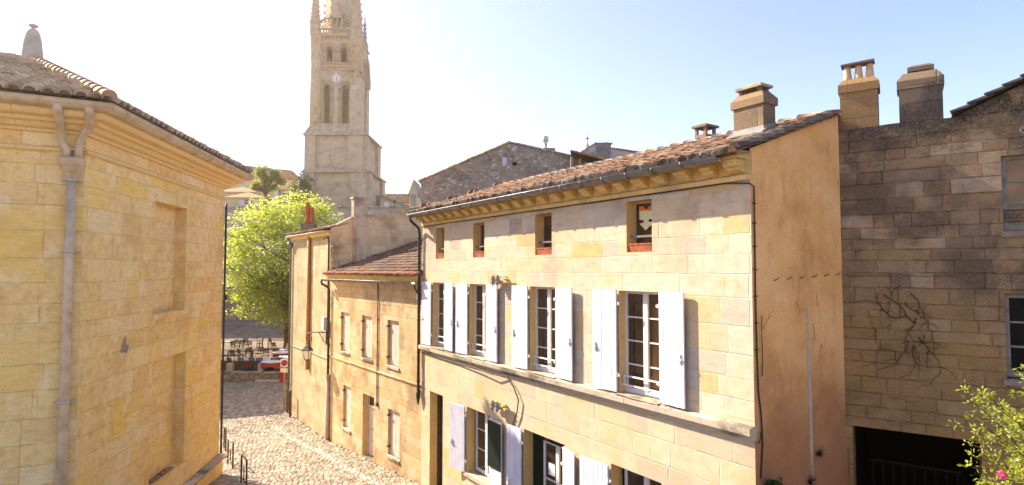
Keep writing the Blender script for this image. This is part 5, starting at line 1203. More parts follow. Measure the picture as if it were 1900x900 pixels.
# ================================================================== 9. CHURCH TOWER
XL, YF = -29.8, 84.0
tw = thing('church_tower', 'tall gothic limestone bell tower with a clock, arched belfry and spire', 'tower', (-25.3,88.5,13))
def tbox(mb, x0, x1, y0, y1, z0, z1): mb.box(x0, x1, y0, y1, z0, z1)
def sloped(mb, a, b, z0, z1):   # a,b = (x0,x1,y0,y1) bottom and top
    P = lambda q, z: [(q[0],q[2],z),(q[1],q[2],z),(q[1],q[3],z),(q[0],q[3],z)]
    mb.hexa(P(a, z0)+P(b, z1))
mb = MB()
s1 = (-29.7,-20.7,84.2,93.8); mb.box(*s1[:2], s1[2], s1[3], 12, 21.1)
s2 = (-29.6,-21.3,84.4,93.2); mb.box(*s2, 21.1, 26.5)
for q, z0, z1 in ((s1,12,21.1), (s2,21.1,26.5)):   # corner buttresses proud of the faces
    for (xa, xb) in ((q[0]-.05,q[0]+1.5), (q[1]-2.2,q[1]+.05)): mb.box(xa, xb, q[2]-.45, q[2]+.5, z0, z1-.02)
    mb.box(q[1]-.4, q[1]+.5, q[2]-.2, q[2]+1.6, z0, z1-.03); mb.box(q[1]-.4, q[1]+.5, q[3]-1.6, q[3]+.2, z0, z1-.03)
mb.build('lower_stage', M_tower, tw)
mb = MB()
for (q, z, p) in ((s1,21.1,s2),(s2,26.5,(-29.0,-22.6,85.1,92.6))):
    mb.box(q[0]-.25, q[1]+.7, q[2]-.65, q[3]+.4, z-.12, z+.10)
    sloped(mb, (q[0]-.15,q[1]+.55,q[2]-.55,q[3]+.3), (p[0]-.02,p[1]+.02,p[2]-.4,p[3]+.1), z+.10, z+(.55 if z < 25 else 1.75))
mb.build('weathering', M_towtrim, tw)
# belfry stages with true arched openings
def arch_wall(mb, F, s0, s1, z0, z1, arches, depth=.9):
    """arches: (centre, half width, sill, springing)"""
    ops = [(c-r, c+r, a, b+r) for c, r, a, b in arches]
    ss = sorted({s0, s1} | {k for q in ops for k in q[:2]}); zs = sorted({z0, z1} | {k for q in ops for k in q[2:4]})
    for a, b in zip(ss, ss[1:]):
        for c, d in zip(zs, zs[1:]):
            ms, mz = (a+b)/2, (c+d)/2
            if any(q[0] < ms < q[1] and q[2] < mz < q[3] for q in ops): continue
            mb.face([F.P(a,0,c), F.P(b,0,c), F.P(b,0,d), F.P(a,0,d)])
    for c, r, a, b in arches:
        N = 12; pr = None
        for k in range(N):
            t0, t1 = pi-pi*k/N, pi-pi*(k+1)/N
            p0, p1 = (c+cos(t0)*r, b+sin(t0)*r), (c+cos(t1)*r, b+sin(t1)*r)
            mb.face([F.P(p0[0],0,p0[1]), F.P(p1[0],0,p1[1]), F.P(p1[0],0,b+r), F.P(p0[0],0,b+r)])
            mb.face([F.P(p0[0],0,p0[1]), F.P(p0[0],-depth,p0[1]), F.P(p1[0],-depth,p1[1]), F.P(p1[0],0,p1[1])])
        mb.face([F.P(c-r,0,a), F.P(c-r,-depth,a), F.P(c-r,-depth,b), F.P(c-r,0,b)]); mb.face([F.P(c+r,0,a), F.P(c+r,0,b), F.P(c+r,-depth,b), F.P(c+r,-depth,a)]); mb.face([F.P(c-r,0,a), F.P(c+r,0,a), F.P(c+r,-depth,a), F.P(c-r,-depth,a)])
q3 = (-29.0,-22.75,85.2,92.4)
Ff = Face((q3[0],q3[2]),(q3[1],q3[2])); Fr = Face((q3[1],q3[2]),(q3[1],q3[3])); Fb = Face((q3[1],q3[3]),(q3[0],q3[3])); Fl = Face((q3[0],q3[3]),(q3[0],q3[2]))
tall = [(2.02,.50,28.2,33.75), (4.72,.50,28.2,33.6)]; sm_ = [(2.30,.50,37.3,39.3), (4.40,.50,37.3,39.2)]
mb = MB(); 
for Fq in (Ff, Fb): arch_wall(mb, Fq, 0, Fq.L, 26.0, 41.2, tall+sm_)
for Fq in (Fr, Fl): arch_wall(mb, Fq, 0, Fq.L, 26.0, 41.2, [(2.4,.5,28.2,33.7),(5.0,.5,28.2,33.7),(2.4,.5,37.3,39.2),(5.0,.5,37.3,39.2)])
mb.box(q3[0]+1, q3[1]-1, q3[2]+1, q3[3]-1, 35.0, 35.3); mb.box(q3[0]+.3,q3[1]-.3,q3[2]+.3,q3[3]-.3,41.0,41.2)
mb.build('belfry', M_tower, tw)
mb = MB()
for c, r, a, b in tall+sm_:   # archivolts, colonnettes, sills
    for dr, rad in ((.16,.09),(.40,.11)):
        mb.tube([Ff.P(c+cos(t_)*(r+dr), .04+.05*(dr > .2), b+sin(t_)*(r+dr)) for t_ in [pi-pi*k/14 for k in range(15)]], rad, 6)
        for sg in (-1,1): mb.tube([Ff.P(c+sg*(r+dr), .05, a), Ff.P(c+sg*(r+dr), .05, b)], rad*.9, 6)
    for sg in (-1,1): mb.fbox(Ff, c+sg*(r+.28)-.3, c+sg*(r+.28)+.3, 0, .22, b-.14, b+.10)
    mb.fbox(Ff, c-r-.5, c+r+.5, 0, .25, a-.16, a+.02)
for z in (36.3, 36.7): mb.box(q3[0]-.06, q3[1]+.06, q3[2]-.14, q3[3]+.1, z-.1, z+.08)
mb.box(q3[0]-.2, q3[1]+.2, q3[2]-.35, q3[3]+.2, 41.2, 41.45)
for k in range(11): mb.fbox(Ff, .5+.53*k, .72+.53*k, 0, .25, 40.85, 41.2)
mb.build('carved_trim', M_towtrim, tw)
mb = MB()   # louvres and timbers seen through the arches
for c, r, a, b in tall:
    for k in range(7): mb.fbox(Ff, c-r, c+r, -1.1, -.95, b-1.8+k*.28, b-1.7+k*.28)
    mb.fbox(Ff, c-r, c+r, -1.2, -1.05, 30.3, 30.5)
mb.fbox(Ff, 1.85, 2.1, -1.4, -1.1, 28, 34)
mb.build('belfry_timber', M_wood, tw)
# buttresses: round stair turret left, gabled buttress right
mb = MB(); mb.lathe(-28.55, 85.3, [(.88,26.3),(.86,36.4),(.86,41.3),(.98,41.35),(.98,41.6),(.8,41.7)], 12); mb.cut()
mb.lathe(-22.85, 85.5, [(.95,36.0),(.95,40.7),(1.08,40.8),(1.08,41.05),(.85,41.15)], 12); mb.cut()
mb.hexa([(-23.3,84.2,26.3),(-21.75,84.2,26.3),(-21.75,86.4,26.3),(-23.3,86.4,26.3),(-23.3,84.2,35.0),(-21.75,84.2,35.0),(-21.75,86.4,35.0),(-23.3,86.4,35.0)]); mb.cut()
mb.hexa([(-23.6,90.8,26.3),(-22.55,90.8,26.3),(-22.55,92.6,26.3),(-23.6,92.6,26.3),(-23.6,90.8,38.0),(-22.55,90.8,38.0),(-22.55,92.6,38.0),(-23.6,92.6,38.0)])
mb.build_each('buttress', M_tower, tw)
mb = MB()
P8 = [(-23.4,84.05,34.9),(-21.6,84.05,34.9),(-21.6,86.5,34.9),(-23.4,86.5,34.9)]
b = len(mb.v); mb.v.extend(P8+[(-22.5,84.05,35.9),(-22.5,86.5,36.3)]); 
for f in ((0,1,4),(1,2,5,4),(2,3,5),(3,0,4,5),(3,2,1,0)): mb.f.append(tuple(b+k for k in f)); mb.m.append(0); mb.c.append(None); mb.sm.append(False)
def pinnacle(mb, x, y, z0, w, h, n=9):
    mb.lathe(x, y, [(w,z0),(w*.95,z0+h*.16),(w*1.15,z0+h*.17),(w*.85,z0+h*.24),(w*.5,z0+h*.62),(w*.12,z0+h)], 4, smooth=False, rot=pi/4)
    for k in range(n):
        f = .26+.66*k/n; r_ = w*(.85-.75*(f-.24)/.76)*.75+.05
        for a in range(4):
            t_ = a*pi/2+pi/4; px, py, pz = x+cos(t_)*r_*1.35, y+sin(t_)*r_*1.35, z0+h*f; mb.box(px-.07, px+.07, py-.07, py+.07, pz-.06, pz+.10)
mb.cut()
for q in ((-28.75,85.2,41.5,.85,9), (-22.9,85.4,41.0,.85,9), (-23.15,91.7,38.0,.62,9), (-28.6,92.0,41.3,.85,9), (-21.9,88.8,34.5,.55,5)): pinnacle(mb, *q); mb.cut()
mb.build_each('pinnacle', M_towtrim, tw)
mb = MB(); mb.fbox(Ff, .6, 5.6, .05, .25, 41.45, 41.60); mb.fbox(Ff, .6, 5.6, .05, .25, 42.25, 42.42)
for k in range(12):
    c = .85+.415*k; mb.tube([Ff.P(c+.17*cos(a), .15, 41.93+.27*sin(a)) for a in [2*pi*j/8 for j in range(9)]], .06, 5, cap=False); mb.fbox(Ff, c+.17, c+.24, .08, .22, 41.6, 42.25)
mb.fbox(Fr, .6, 6.6, .05, .2, 41.45, 41.6); mb.fbox(Fr, .6, 6.6, .05, .2, 42.25, 42.4)
for k in range(14): mb.fbox(Fr, .8+.42*k, .95+.42*k, .08, .2, 41.6, 42.25)
mb.build('balustrade', M_towtrim, tw)
mb = MB(); sx, sy = -25.75, 88.8; mb.lathe(sx, sy, [(3.05,41.2),(2.95,43.2),(2.75,46.5),(2.2,52),(.2,72)], 8, smooth=False, rot=pi/8)
M_spire = m_ashlar('spire_stone', [(.52,.43,.32),(.58,.49,.37),(.46,.38,.28)], .30, .8, (.30,.24,.17), .7, .5, stain=(.3,.25,.2), stain_amt=.3, bump=.8)
for k in range(60):
    z = 43.4+k*.42; r = 2.97-(z-43.2)*.09
    if z > 60: break
    mb.lathe(sx, sy, [(r+.06,z),(r+.10,z+.06),(r+.02,z+.16)], 8, smooth=False, rot=pi/8)
for k in range(14):
    z = 43.6+k*1.1; r = 2.98-(z-43.2)*.09
    for a in range(8): t_ = a*pi/4+pi/8; mb.box(sx+cos(t_)*(r+.12)-.1, sx+cos(t_)*(r+.12)+.1, sy+sin(t_)*(r+.12)-.1, sy+sin(t_)*(r+.12)+.1, z, z+.22)
mb.build('spire', M_spire, tw)
mb = MB()   # gabled lucarne at the foot of the spire
lx_, ly = -25.75, 85.85
mb.box(lx_-.95, lx_-.62, ly-.3, ly+1, 42.3, 44.4); mb.box(lx_+.62, lx_+.95, ly-.3, ly+1, 42.3, 44.4); mb.box(lx_-.09, lx_+.09, ly-.2, ly+.2, 42.3, 44.2); mb.box(lx_-.95, lx_+.95, ly-.3, ly+1, 44.2, 44.5)
b = len(mb.v); mb.v.extend([(lx_-.8,ly-.32,44.5),(lx_+.8,ly-.32,44.5),(lx_,ly-.32,46.3),(lx_-.8,ly+1.6,44.5),(lx_+.8,ly+1.6,44.5),(lx_,ly+1.6,46.3)])
for f in ((0,1,2),(5,4,3),(1,4,5,2),(3,0,2,5),(0,3,4,1)): mb.f.append(tuple(b+k for k in f)); mb.m.append(0); mb.c.append(None); mb.sm.append(False)
mb.lathe(lx_, ly-.2, [(.1,46.2),(.16,46.5),(.05,46.7),(.12,46.9),(.02,47.1)], 6)
# flying scrolls between lucarne and pinnacles
for sg in (-1,1):
    mb.tube([(lx_+sg*.95,ly-.1,44.2),(lx_+sg*1.7,ly-.2,44.1),(lx_+sg*2.3,ly-.3,43.6),(lx_+sg*2.8,ly-.4,43.2)], .16, 6)
    for k in range(3): mb.lathe(lx_+sg*(1.2+.5*k), ly-.25, [(.05,43.5-.12*k),(.16,43.7-.12*k),(.05,43.95-.12*k)], 6)
mb.build('lucarne', M_towtrim, tw)
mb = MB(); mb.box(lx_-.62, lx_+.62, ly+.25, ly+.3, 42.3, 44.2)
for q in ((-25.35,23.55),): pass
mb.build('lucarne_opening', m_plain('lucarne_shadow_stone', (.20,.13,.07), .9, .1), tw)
cx_, cz_ = -25.55, 34.98
clk = None
mb = MB(); disc(mb, cx_, 85.2, cz_, 0, .56, 36, -.10); disc(mb, cx_, 85.2, cz_, .54, .62, 36, -.14); clk = mb.build('clock', m_plain('white_clock_dial', (.80,.79,.76), .5, .02), tw)
mb = MB()
for k in range(12):
    a = k*pi/6; mb.tube([(cx_+cos(a)*.38,85.085,cz_+sin(a)*.38),(cx_+cos(a)*.50,85.085,cz_+sin(a)*.50)], .03, 5)
mb.tube([(cx_,85.07,cz_),(cx_+.02,85.07,cz_+.20)], .04, 5); mb.tube([(cx_,85.07,cz_),(cx_+.14,85.07,cz_-.38)], .035, 5)
mb.build('clock_hand', M_black, clk)
mb = MB(); r_ = .5
mb.fprism(Face((-29.6,83.92),(-21.3,83.92)), [(3.75+.42*cos(a), (23.6 if a <= pi else 22.9)+.42*sin(a)*(1 if a <= pi else .3)) for a in [2*pi*k/20 for k in range(20)]], -.52, -.40)
mb.build('blind_niche', M_towtrim, tw)

# ================================================================== 10. HOUSES BEHIND
def simple_house(name, lab, fr, to, depth, z0, ze, zr, wall, roofm, wins=(), ov=.4, cols=None, gable=False):
    F = Face(fr, to); cxy = F.P(F.L/2, -depth/2, z0); r = thing(name, lab, 'house', cxy)
    mb = MB(); wall_cells(mb, F, 0, F.L, z0, ze, [(*q, .2) for q in wins])
    if gable:
        mb.face([F.P(0,0,ze), F.P(F.L,0,ze), F.P(F.L/2,0,zr)])
        for s in (0, F.L): mb.face([F.P(s,0,z0), F.P(s,-depth,z0), F.P(s,-depth,ze), F.P(s,0,ze)][::(1 if s else -1)])
        mb.face([F.P(F.L,-depth,z0), F.P(0,-depth,z0), F.P(0,-depth,ze), F.P(F.L/2,-depth,zr), F.P(F.L,-depth,ze)])
        mb.build('wall', wall, r); mb = MB(); k = .0
        for sa, sb in ((-ov,F.L/2),(F.L+ov,F.L/2)): 
            zz = ze-ov*(zr-ze)/(F.L/2); q = [F.P(sa,ov*.3,zz), F.P(sa,-depth,zz), F.P(sb,-depth,zr+.02), F.P(sb,ov*.3,zr+.02)]; mb.face(q if sa > sb else q[::-1]); mb.face([(p[0],p[1],p[2]-.15) for p in q])
            mb.face([q[0], q[3], (q[3][0],q[3][1],q[3][2]-.15), (q[0][0],q[0][1],q[0][2]-.15)])
        mb.build('roof', roofm, r)
    else:
        for s in (0, F.L): mb.face([F.P(s,0,z0), F.P(s,-depth,z0), F.P(s,-depth,ze), F.P(s,-depth/2,zr-.1), F.P(s,0,ze)][::(1 if s else -1)])
        mb.face([F.P(F.L,-depth,z0), F.P(0,-depth,z0), F.P(0,-depth,ze), F.P(F.L,-depth,ze)]); mb.build('wall', wall, r)
        mb = MB(); zz = ze-.1
        tile_field(mb, [F.P(-ov,ov,zz), F.P(F.L+ov,ov,zz), F.P(F.L+ov,-depth/2,zr), F.P(-ov,-depth/2,zr)], (F.t[0],F.t[1],0), sp=.3, ex=.5, rad=.13, seg=3, cols=cols or [(.40,.26,.17),(.46,.32,.22),(.34,.22,.15)])
        mb.face([F.P(F.L+ov,-depth/2,zr), F.P(F.L+ov,-depth-ov,zz), F.P(-ov,-depth-ov,zz), F.P(-ov,-depth/2,zr)], 0, (.35,.22,.15)); mb.face([F.P(-ov,ov,zz-.12),F.P(F.L+ov,ov,zz-.12),F.P(F.L+ov,ov,zz+.02),F.P(-ov,ov,zz+.02)], 0, (.3,.2,.12)); mb.face([F.P(-ov,ov,zz-.12),F.P(F.L+ov,ov,zz-.12),F.P(F.L+ov,0,zz-.1),F.P(-ov,0,zz-.1)], 0, (.3,.2,.12))
        mb.build('roof', roofm, r)
    for q in wins: window(F, q[0], q[1], q[2], q[3], .14, 1, 2, r, rail=False, fw=.08, pane=m_glass('far_window_glass', (.20,.17,.17), .1, .5) if 'far_window_glass' not in bpy.data.materials else bpy.data.materials['far_window_glass'])
    return r, F
M_farw = m_plain('cream_render', (.66,.55,.36), .9, .08, .6, .1, c2=(.60,.49,.31))
# cream house left of the tower with white shutters
x0 = at(548,340,88)[0]; x1_ = at(425,340,80)[0]
h1, F1 = simple_house('cream_house', 'cream rendered house with white shutters behind the pollarded tree', (-43,80.5), (-32.6,89.5), 7, 13.2, 20.9, 22.6, M_farw, M_tileL, wins=[(10.9,12.2,16.4,19.2), (6.2,7.4,16.4,19.0)])
for q in ((10.1,10.85),(12.25,13.0),(5.4,6.15),(7.45,8.2)): shutter(F1, q[0], q[1], 16.3, 19.2, h1, n=3, hinge=False)
# open terrace with parasols under it
M_can = m_plain('cream_canvas', (.42,.31,.16), .8, .06, 2, .1, c2=(.36,.26,.13))
for i, (px, py, Y, lab) in enumerate(((452,352,72,'wide cream terrace awning above the retaining wall, the upper one'), (462,362,69,'wide cream terrace awning above the retaining wall, the lower one'))):
    x, y, z = at(px, py, Y); r = thing('awning', lab, 'awning', (x,y,13.3), 'cream awnings on the upper terrace'); mb = MB(); b = len(mb.v); w = 2.9-.5*i
    for zz in (0,.05):
        for (dx, dy, dz) in ((-w,-1.3,-.45),(w,-1.3,-.5),(w,1.3,-.45),(-w,1.3,-.4),(-.1,0,.30)): mb.v.append((x+dx,y+dy,z+dz+zz))
    for f in ((0,1,4),(1,2,4),(2,3,4),(3,0,4)): mb.f.append(tuple(b+5+k for k in f)); mb.f.append(tuple(b+k for k in reversed(f))); mb.m += [0,0]; mb.c += [None]*2; mb.sm += [False]*2
    mb.box(x-w,x+w,y-1.31,y-1.29,z-.68,z-.45); mb.build('canvas', M_can, r); mb = MB(); mb.tube([(x,y,13.3),(x,y,z+.3)], .04, 6); mb.build('pole', M_frame, r)
mb = MB(); 
# houses right of the tower
r, F2 = simple_house('long_cream_house', 'long cream house with a low grey-brown roof right of the tower', (-22.5,97.5), (-14.5,97.5), 6, 13.2, 18.3, 20.0, M_farw, M_tileL, wins=[(5.4,6.2,16.6,17.4)], cols=[(.38,.28,.22),(.42,.33,.27),(.34,.26,.21)])
r, F3 = simple_house('gabled_house', 'narrow cream gabled house with a tall mullioned window', (at(759,360,93)[0],93), (at(776,360,93)[0],93), 6, 13.2, 19.5, 21.4, M_farw, m_plain('grey_brown_tiles', (.34,.27,.20), .9, .1, 4), wins=[(.42,1.02,16.6,18.9)], gable=True, ov=.25)
mb = MB(); mb.fbox(F3, .32, .42, 0, .08, 16.5, 19.0); mb.fbox(F3, 1.02, 1.12, 0, .08, 16.5, 19.0); mb.fbox(F3, .32, 1.12, 0, .09, 18.9, 19.05); mb.build('window_surround', M_towtrim, r)
LR = Face((at(705,370,90)[0],90), (at(761,370,90)[0],90)); r = thing('outbuilding', 'low cream outbuilding with a long sloping roof edge behind the parapet', 'building', LR.P(2.4,-1,13.2))
mb = MB(); mb.fprism(LR, [(0,13.2),(LR.L,13.2),(LR.L,16.55),(0,18.35)], -2, 0); mb.build('wall', M_farw, r); mb = MB(); mb.fprism(LR, [(0,18.35),(LR.L+.2,16.5),(LR.L+.2,16.78),(0,18.66)], -2.2, .25); mb.build('roof', m_plain('pinkish_tiles', (.48,.34,.24), .9, .1, 4), r)
x, y, z = at(732,376,80); r = thing('terrace_lamp', 'small dark lamp post standing behind the parapet right of the person', 'street lamp', (x,y,13.3)); mb = MB(); mb.tube([(x,y,13.3),(x,y,z+.1)], .05, 6); mb.build('post', M_black, r); mb = MB(); mb.lathe(x, y, [(.03,z),(.28,z+.1),(.08,z+.3),(.02,z+.5)], 6); mb.build('lamp_head', M_black, r)
# the rubble gable behind the long house roof
GF = Face((-5.25,34.0), (4.9,34.0))
r = thing('rubble_house', 'grey rubble stone house showing its broad gable above the long tiled roof', 'house', (0,38,0))
gt = [(0,12.30),(5.10,14.52),(8.60,13.72)]
mb = MB(); mb.fprism(GF, [(0,-.3),(8.62,-.3),(8.62,13.72),(5.10,14.50),(0,12.30)], -9, 0); mb.build('wall', M_rubble, r)
mb = MB(); rnd = random.Random(9)
def verge(mb, F, pts, o0, o1, th, cols, n):
    for (a, za), (b, zb_) in zip(pts, pts[1:]):
        k = max(1, int(abs(b-a)/n))
        for i in range(k):
            s0, s1 = a+(b-a)*i/k, a+(b-a)*(i+1.12)/k; z0, z1 = za+(zb_-za)*i/k, za+(zb_-za)*(i+1.12)/k; c = rnd.choice(cols); j = rnd.uniform(-.012,.02)
            P = F.P; mb.hexa([P(s0,o1,z0),P(s1,o1,z1),P(s1,o0,z1),P(s0,o0,z0),P(s0,o1,z0+th+j),P(s1,o1,z1+th+j),P(s1,o0,z1+th+j),P(s0,o0,z0+th+j)], 0, c)
verge(mb, GF, [(-.15,12.24),(5.10,14.52)], -9.2, .10, .09, [(.60,.38,.08),(.50,.30,.07),(.62,.46,.2)], .35)
verge(mb, GF, [(5.10,14.53),(8.62,13.73)], -9.2, .08, .08, [(.36,.32,.27),(.44,.40,.34),(.30,.26,.22)], .4)
rf = mb.build('roof', M_tint_r if 'M_tint_r' in globals() else m_tint('lichened_verge', .9, (.2,.14,.06), (.45,.28,.05)), r)
mb = MB(); x, y = 1.95, 34.4; mb.lathe(x, y, [(.10,14.1),(.10,14.55)], 12); mb.lathe(x, y, [(.02,14.60),(.13,14.68),(.20,14.80),(.18,14.95),(.08,15.02)], 12); mb.lathe(x, y, [(.13,14.52),(.13,14.58)], 12)
for a in range(6): t_ = a*pi/3; mb.tube([(x+cos(t_)*.08,y+sin(t_)*.08,14.55),(x+cos(t_)*.2,y+sin(t_)*.2,14.80)], .015, 4)
mb.build('vent_cowl', m_plain('galvanised_metal', (.55,.55,.55), .35, .1, metal=.4), rf)
mb = MB(); mb.fbox(GF, 7.05, 7.75, -.5, .02, 13.9, 14.22); mb.build('chimney', M_rubble, rf, label='low rubble stack below the vent')
mb = MB(); s, z = GF.px(936, 299); mb.fbox(GF, s-.12, s+.12, -.05, .015, z-.25, z+.22); mb.build('small_window', m_plain('pale_blue_glass', (.50,.53,.60), .3, .05), r)
mb = MB(); s, z = GF.px(955, 304); mb.fbox(GF, s-.13, s+.13, -.05, .006, z-.1, z+.1); mb.build('wall_hole', M_void, r)
# timber lean-to against its right side
LF = Face((3.38,33.6), (7.6,33.0))
r = thing('timber_lean_to', 'weathered plank lean-to with orange-lichened tiles against the rubble house', 'shed', LF.P(2,-1,0))
mb = MB(); mb.fprism(LF, [(0,-.3),(4.0,-.3),(4.0,12.55),(0,13.6)], -2.5, -.25)
for k in range(30): mb.fbox(LF, .02+.13*k, .13+.13*k, -.25, -.23+rnd.uniform(0,.01), 10, 13.55-.27*.13*k)
for s in (0,.42): mb.fbox(LF, s, s+.13, -.25, .05, 10, 13.62-.25*s)
mb.build('wall', M_wood, r); mb = MB(); tile_field(mb, [LF.P(4.5,.45,12.65), LF.P(4.5,-2.6,12.65), LF.P(-.05,-2.6,13.9), LF.P(-.05,.45,13.9)], (LF.n[0],LF.n[1],0), cols=[(.38,.20,.08),(.42,.26,.10),(.30,.15,.07)], seg=4)
verge(mb, LF, [(0,13.84),(4.5,12.60)], .3, .5, .08, [(.42,.22,.07),(.5,.28,.07),(.30,.15,.06)], .3); mb.build('roof', M_tile, r)
# patched wall building further right
CF = Face((at(1062,300,45)[0],45), (at(1200,300,45)[0],45)); cx2 = lambda px, py: CF.px(px, py)
r = thing('patched_house', 'spotted plaster house end with a lichened stone corner behind the tiled roof', 'house', CF.P(2.5,-2,0))
pts = [cx2(1066,291), cx2(1105,266), cx2(1133,266), cx2(1134,276), cx2(1182,284)]
mb = MB(); mb.fprism(CF, [(pts[0][0]-.3,-.3),(pts[-1][0]+1.2,-.3),(pts[-1][0]+1.2,pts[-1][1]-.1)]+pts[::-1][:-1]+[pts[1],pts[0],(pts[0][0]-.3,pts[0][1]-.2)] if False else [(pts[0][0]-.3,-.3),(pts[-1][0]+1.2,-.3),(pts[-1][0]+1.2,pts[-1][1]-.1),pts[4],pts[3],pts[2],pts[1],pts[0],(pts[0][0]-.3,pts[0][1]-.2)], -5, 0); mb.build('wall', M_rubble2, r)
mb = MB(); verge(mb, CF, [(pts[0][0]-.3,pts[0][1]-.18), pts[1]], -5, .08, .08, [(.36,.27,.18),(.42,.33,.24)], .4); verge(mb, CF, [pts[3], (pts[-1][0]+1.2,pts[-1][1]-.12)], -5, .08, .10, [(.30,.24,.18),(.36,.30,.24)], .4); verge(mb, CF, [pts[1], (pts[2][0]+.12,pts[2][1])], -5, .08, .05, [(.36,.30,.24)], .3); mb.build('roof', m_tint('pale_verge', .9, (.16,.13,.1)), r)
mb = MB(); mb.fbox(CF, pts[2][0]-1.1, pts[2][0]-.02, 0, .06, 11, pts[2][1]-.02); mb.build('stone_corner', m_rubble('black_lichened_stone', [(.18,.165,.15),(.26,.24,.21),(.14,.13,.12)], 3.0), r)
# distant spirelet with a cross
x, y, z = at(1090,283,60); mb = MB(); mb.lathe(x, y, [(.9,z-6),(.9,z-.2),(.55,z+.0),(.22,z+.55),(.07,z+1.0),(.03,z+1.2)], 8, smooth=False); mb.box(x-.05,x+.05,y-.04,y+.04,z+1.1,z+1.75); mb.box(x-.22,x+.22,y-.04,y+.04,z+1.38,z+1.48); mb.prism([(x-2,y-2),(x+2,y-2),(x+2,y+2),(x-2,y+2)], -.2, z-6)
mb.build('spirelet', M_towtrim, label='tiny pointed stone spirelet with a cross far behind the rubble gable', cat='tower')

# ================================================================== 11. PERSON ON THE UPPER TERRACE
px_, py_, _ = at(718,372,67.0); zf = 13.3
def skin(verts, edges, radii, name, mat, parent, lvl=2):
    me = bpy.data.meshes.new(name); me.from_pydata([tuple(Vector(v)) for v in verts], edges, []); o = bpy.data.objects.new(name, me); COL.objects.link(o)
    md = o.modifiers.new('Skin', 'SKIN'); sv = me.skin_vertices[0].data
    for k, r in enumerate(radii): sv[k].radius = (r if isinstance(r, tuple) else (r, r))
    sv[0].use_root = True; s = o.modifiers.new('Sub', 'SUBSURF'); s.levels = lvl; s.render_levels = lvl; me.materials.append(mat); me.polygons.foreach_set('use_smooth', [True]*len(me.polygons)); md.use_smooth_shade = True
    if parent: o.parent = parent
    return o
man = thing('person', 'person in a light blue shirt standing behind the parapet beside the tower', 'person', (px_,py_,zf))
man.rotation_euler = (0,0,.3)
V = [(0,0,.95),(0,0,1.15),(0,0,1.38),(0,0,1.50),(0,-.02,1.60),(0,-.02,1.72),(-.17,0,1.42),(-.24,.02,1.15),(-.22,-.10,.92),(-.21,-.15,.84),(.17,0,1.42),(.24,.02,1.15),(.22,-.10,.92),(.21,-.15,.84),(-.09,0,.88),(-.10,-.02,.5),(-.10,.02,.08),(-.10,-.14,.04),(.09,0,.88),(.10,-.02,.5),(.10,.02,.08),(.10,-.14,.04)]
E_ = [(0,1),(1,2),(2,3),(3,4),(4,5),(2,6),(6,7),(7,8),(8,9),(2,10),(10,11),(11,12),(12,13),(0,14),(14,15),(15,16),(16,17),(0,18),(18,19),(19,20),(20,21)]
R_ = [(.14,.10),(.135,.10),(.15,.11),.055,.09,.085,.065,.05,.035,.035,.065,.05,.035,.035,.09,.065,.045,.04,.09,.065,.045,.04]
skin(V, E_, R_, 'body', m_plain('skin', (.50,.30,.20), .6, .05), man)
skin([(0,0,.98),(0,0,1.18),(0,0,1.40),(-.17,0,1.41),(-.24,.02,1.18),(.17,0,1.41),(.24,.02,1.18)], [(0,1),(1,2),(2,3),(3,4),(2,5),(5,6)], [(.16,.12),(.15,.115),(.165,.125),.08,.068,.08,.068], 'shirt', m_plain('light_blue_cloth', (.42,.53,.72), .8, .05), man)
skin([(0,0,.92),(-.09,0,.86),(-.10,-.02,.5),(-.10,.02,.12),(.09,0,.86),(.10,-.02,.5),(.10,.02,.12)], [(0,1),(1,2),(2,3),(0,4),(4,5),(5,6)], [(.15,.11),.105,.08,.06,.105,.08,.06], 'trousers', m_plain('dark_cloth', (.06,.06,.08), .8, .05), man)
skin([(0,.02,1.72),(0,.03,1.80)], [(0,1)], [.105,.08], 'hair', m_plain('brown_hair', (.08,.045,.03), .7, .1), man)

# ================================================================== 12. SHRUB AND THE TERRACE BELOW THE VIEWPOINT
mb = MB(); mb.prism([(2.2,-5),(9,-5),(9,6.3),(2.2,6.3)], .5, 4.3); mb.build('viewpoint_terrace', M_dark, kind='structure')
rnd = random.Random(21)
sh = thing('flowering_shrub', 'sunlit yellow-green flowering shrub at the lower right corner', 'shrub', (4.95,5.5,4.3))
mb = MB(); leaves = MB(); fl = MB()
M_shr = m_leaf('shrub_leaves', (.10,.15,.015), (.32,.36,.05), .45, (.60,.62,.07))
tipsS = []
for k in range(190):
    a = rnd.uniform(0, 2*pi); el = rnd.uniform(.15, 1.3); L = rnd.uniform(.55, 1.25) if el > .8 else rnd.uniform(.3, .62); d = Vector((cos(a)*cos(el), sin(a)*cos(el)*.8, sin(el)))
    p = Vector((5.28+rnd.uniform(-.28,.45),5.55+rnd.uniform(-.25,.3),4.55+rnd.uniform(0,.45))); pts = [p]
    for j in range(9):
        d = (d+Vector((rnd.uniform(-.25,.25), rnd.uniform(-.25,.25), -.06))).normalized(); p = p+d*L/7; pts.append(p)
        if j > 1:
            for _ in range(13):
                u = Vector((rnd.uniform(-1,1), rnd.uniform(-1,1), rnd.uniform(-.5,.9))).normalized(); s = rnd.uniform(.035,.06); c = p+u*rnd.uniform(.015,.09); w = u.cross(Vector((rnd.uniform(-1,1),rnd.uniform(-1,1),rnd.uniform(-1,1)))).normalized(); q = rnd.random(); n_ = u.cross(w)
                leaves.face([c-u*s*.5, c+w*s*.24+n_*s*.06, c+u*s*.5, c-w*s*.24+n_*s*.06], 0, (q,q,q))
    mb.tube(pts, [.010*(1-.8*i/9) for i in range(10)], 4); tipsS.append(pts)
mb.build('stems', M_twig, sh); leaves.build('leaves', M_shr, sh)
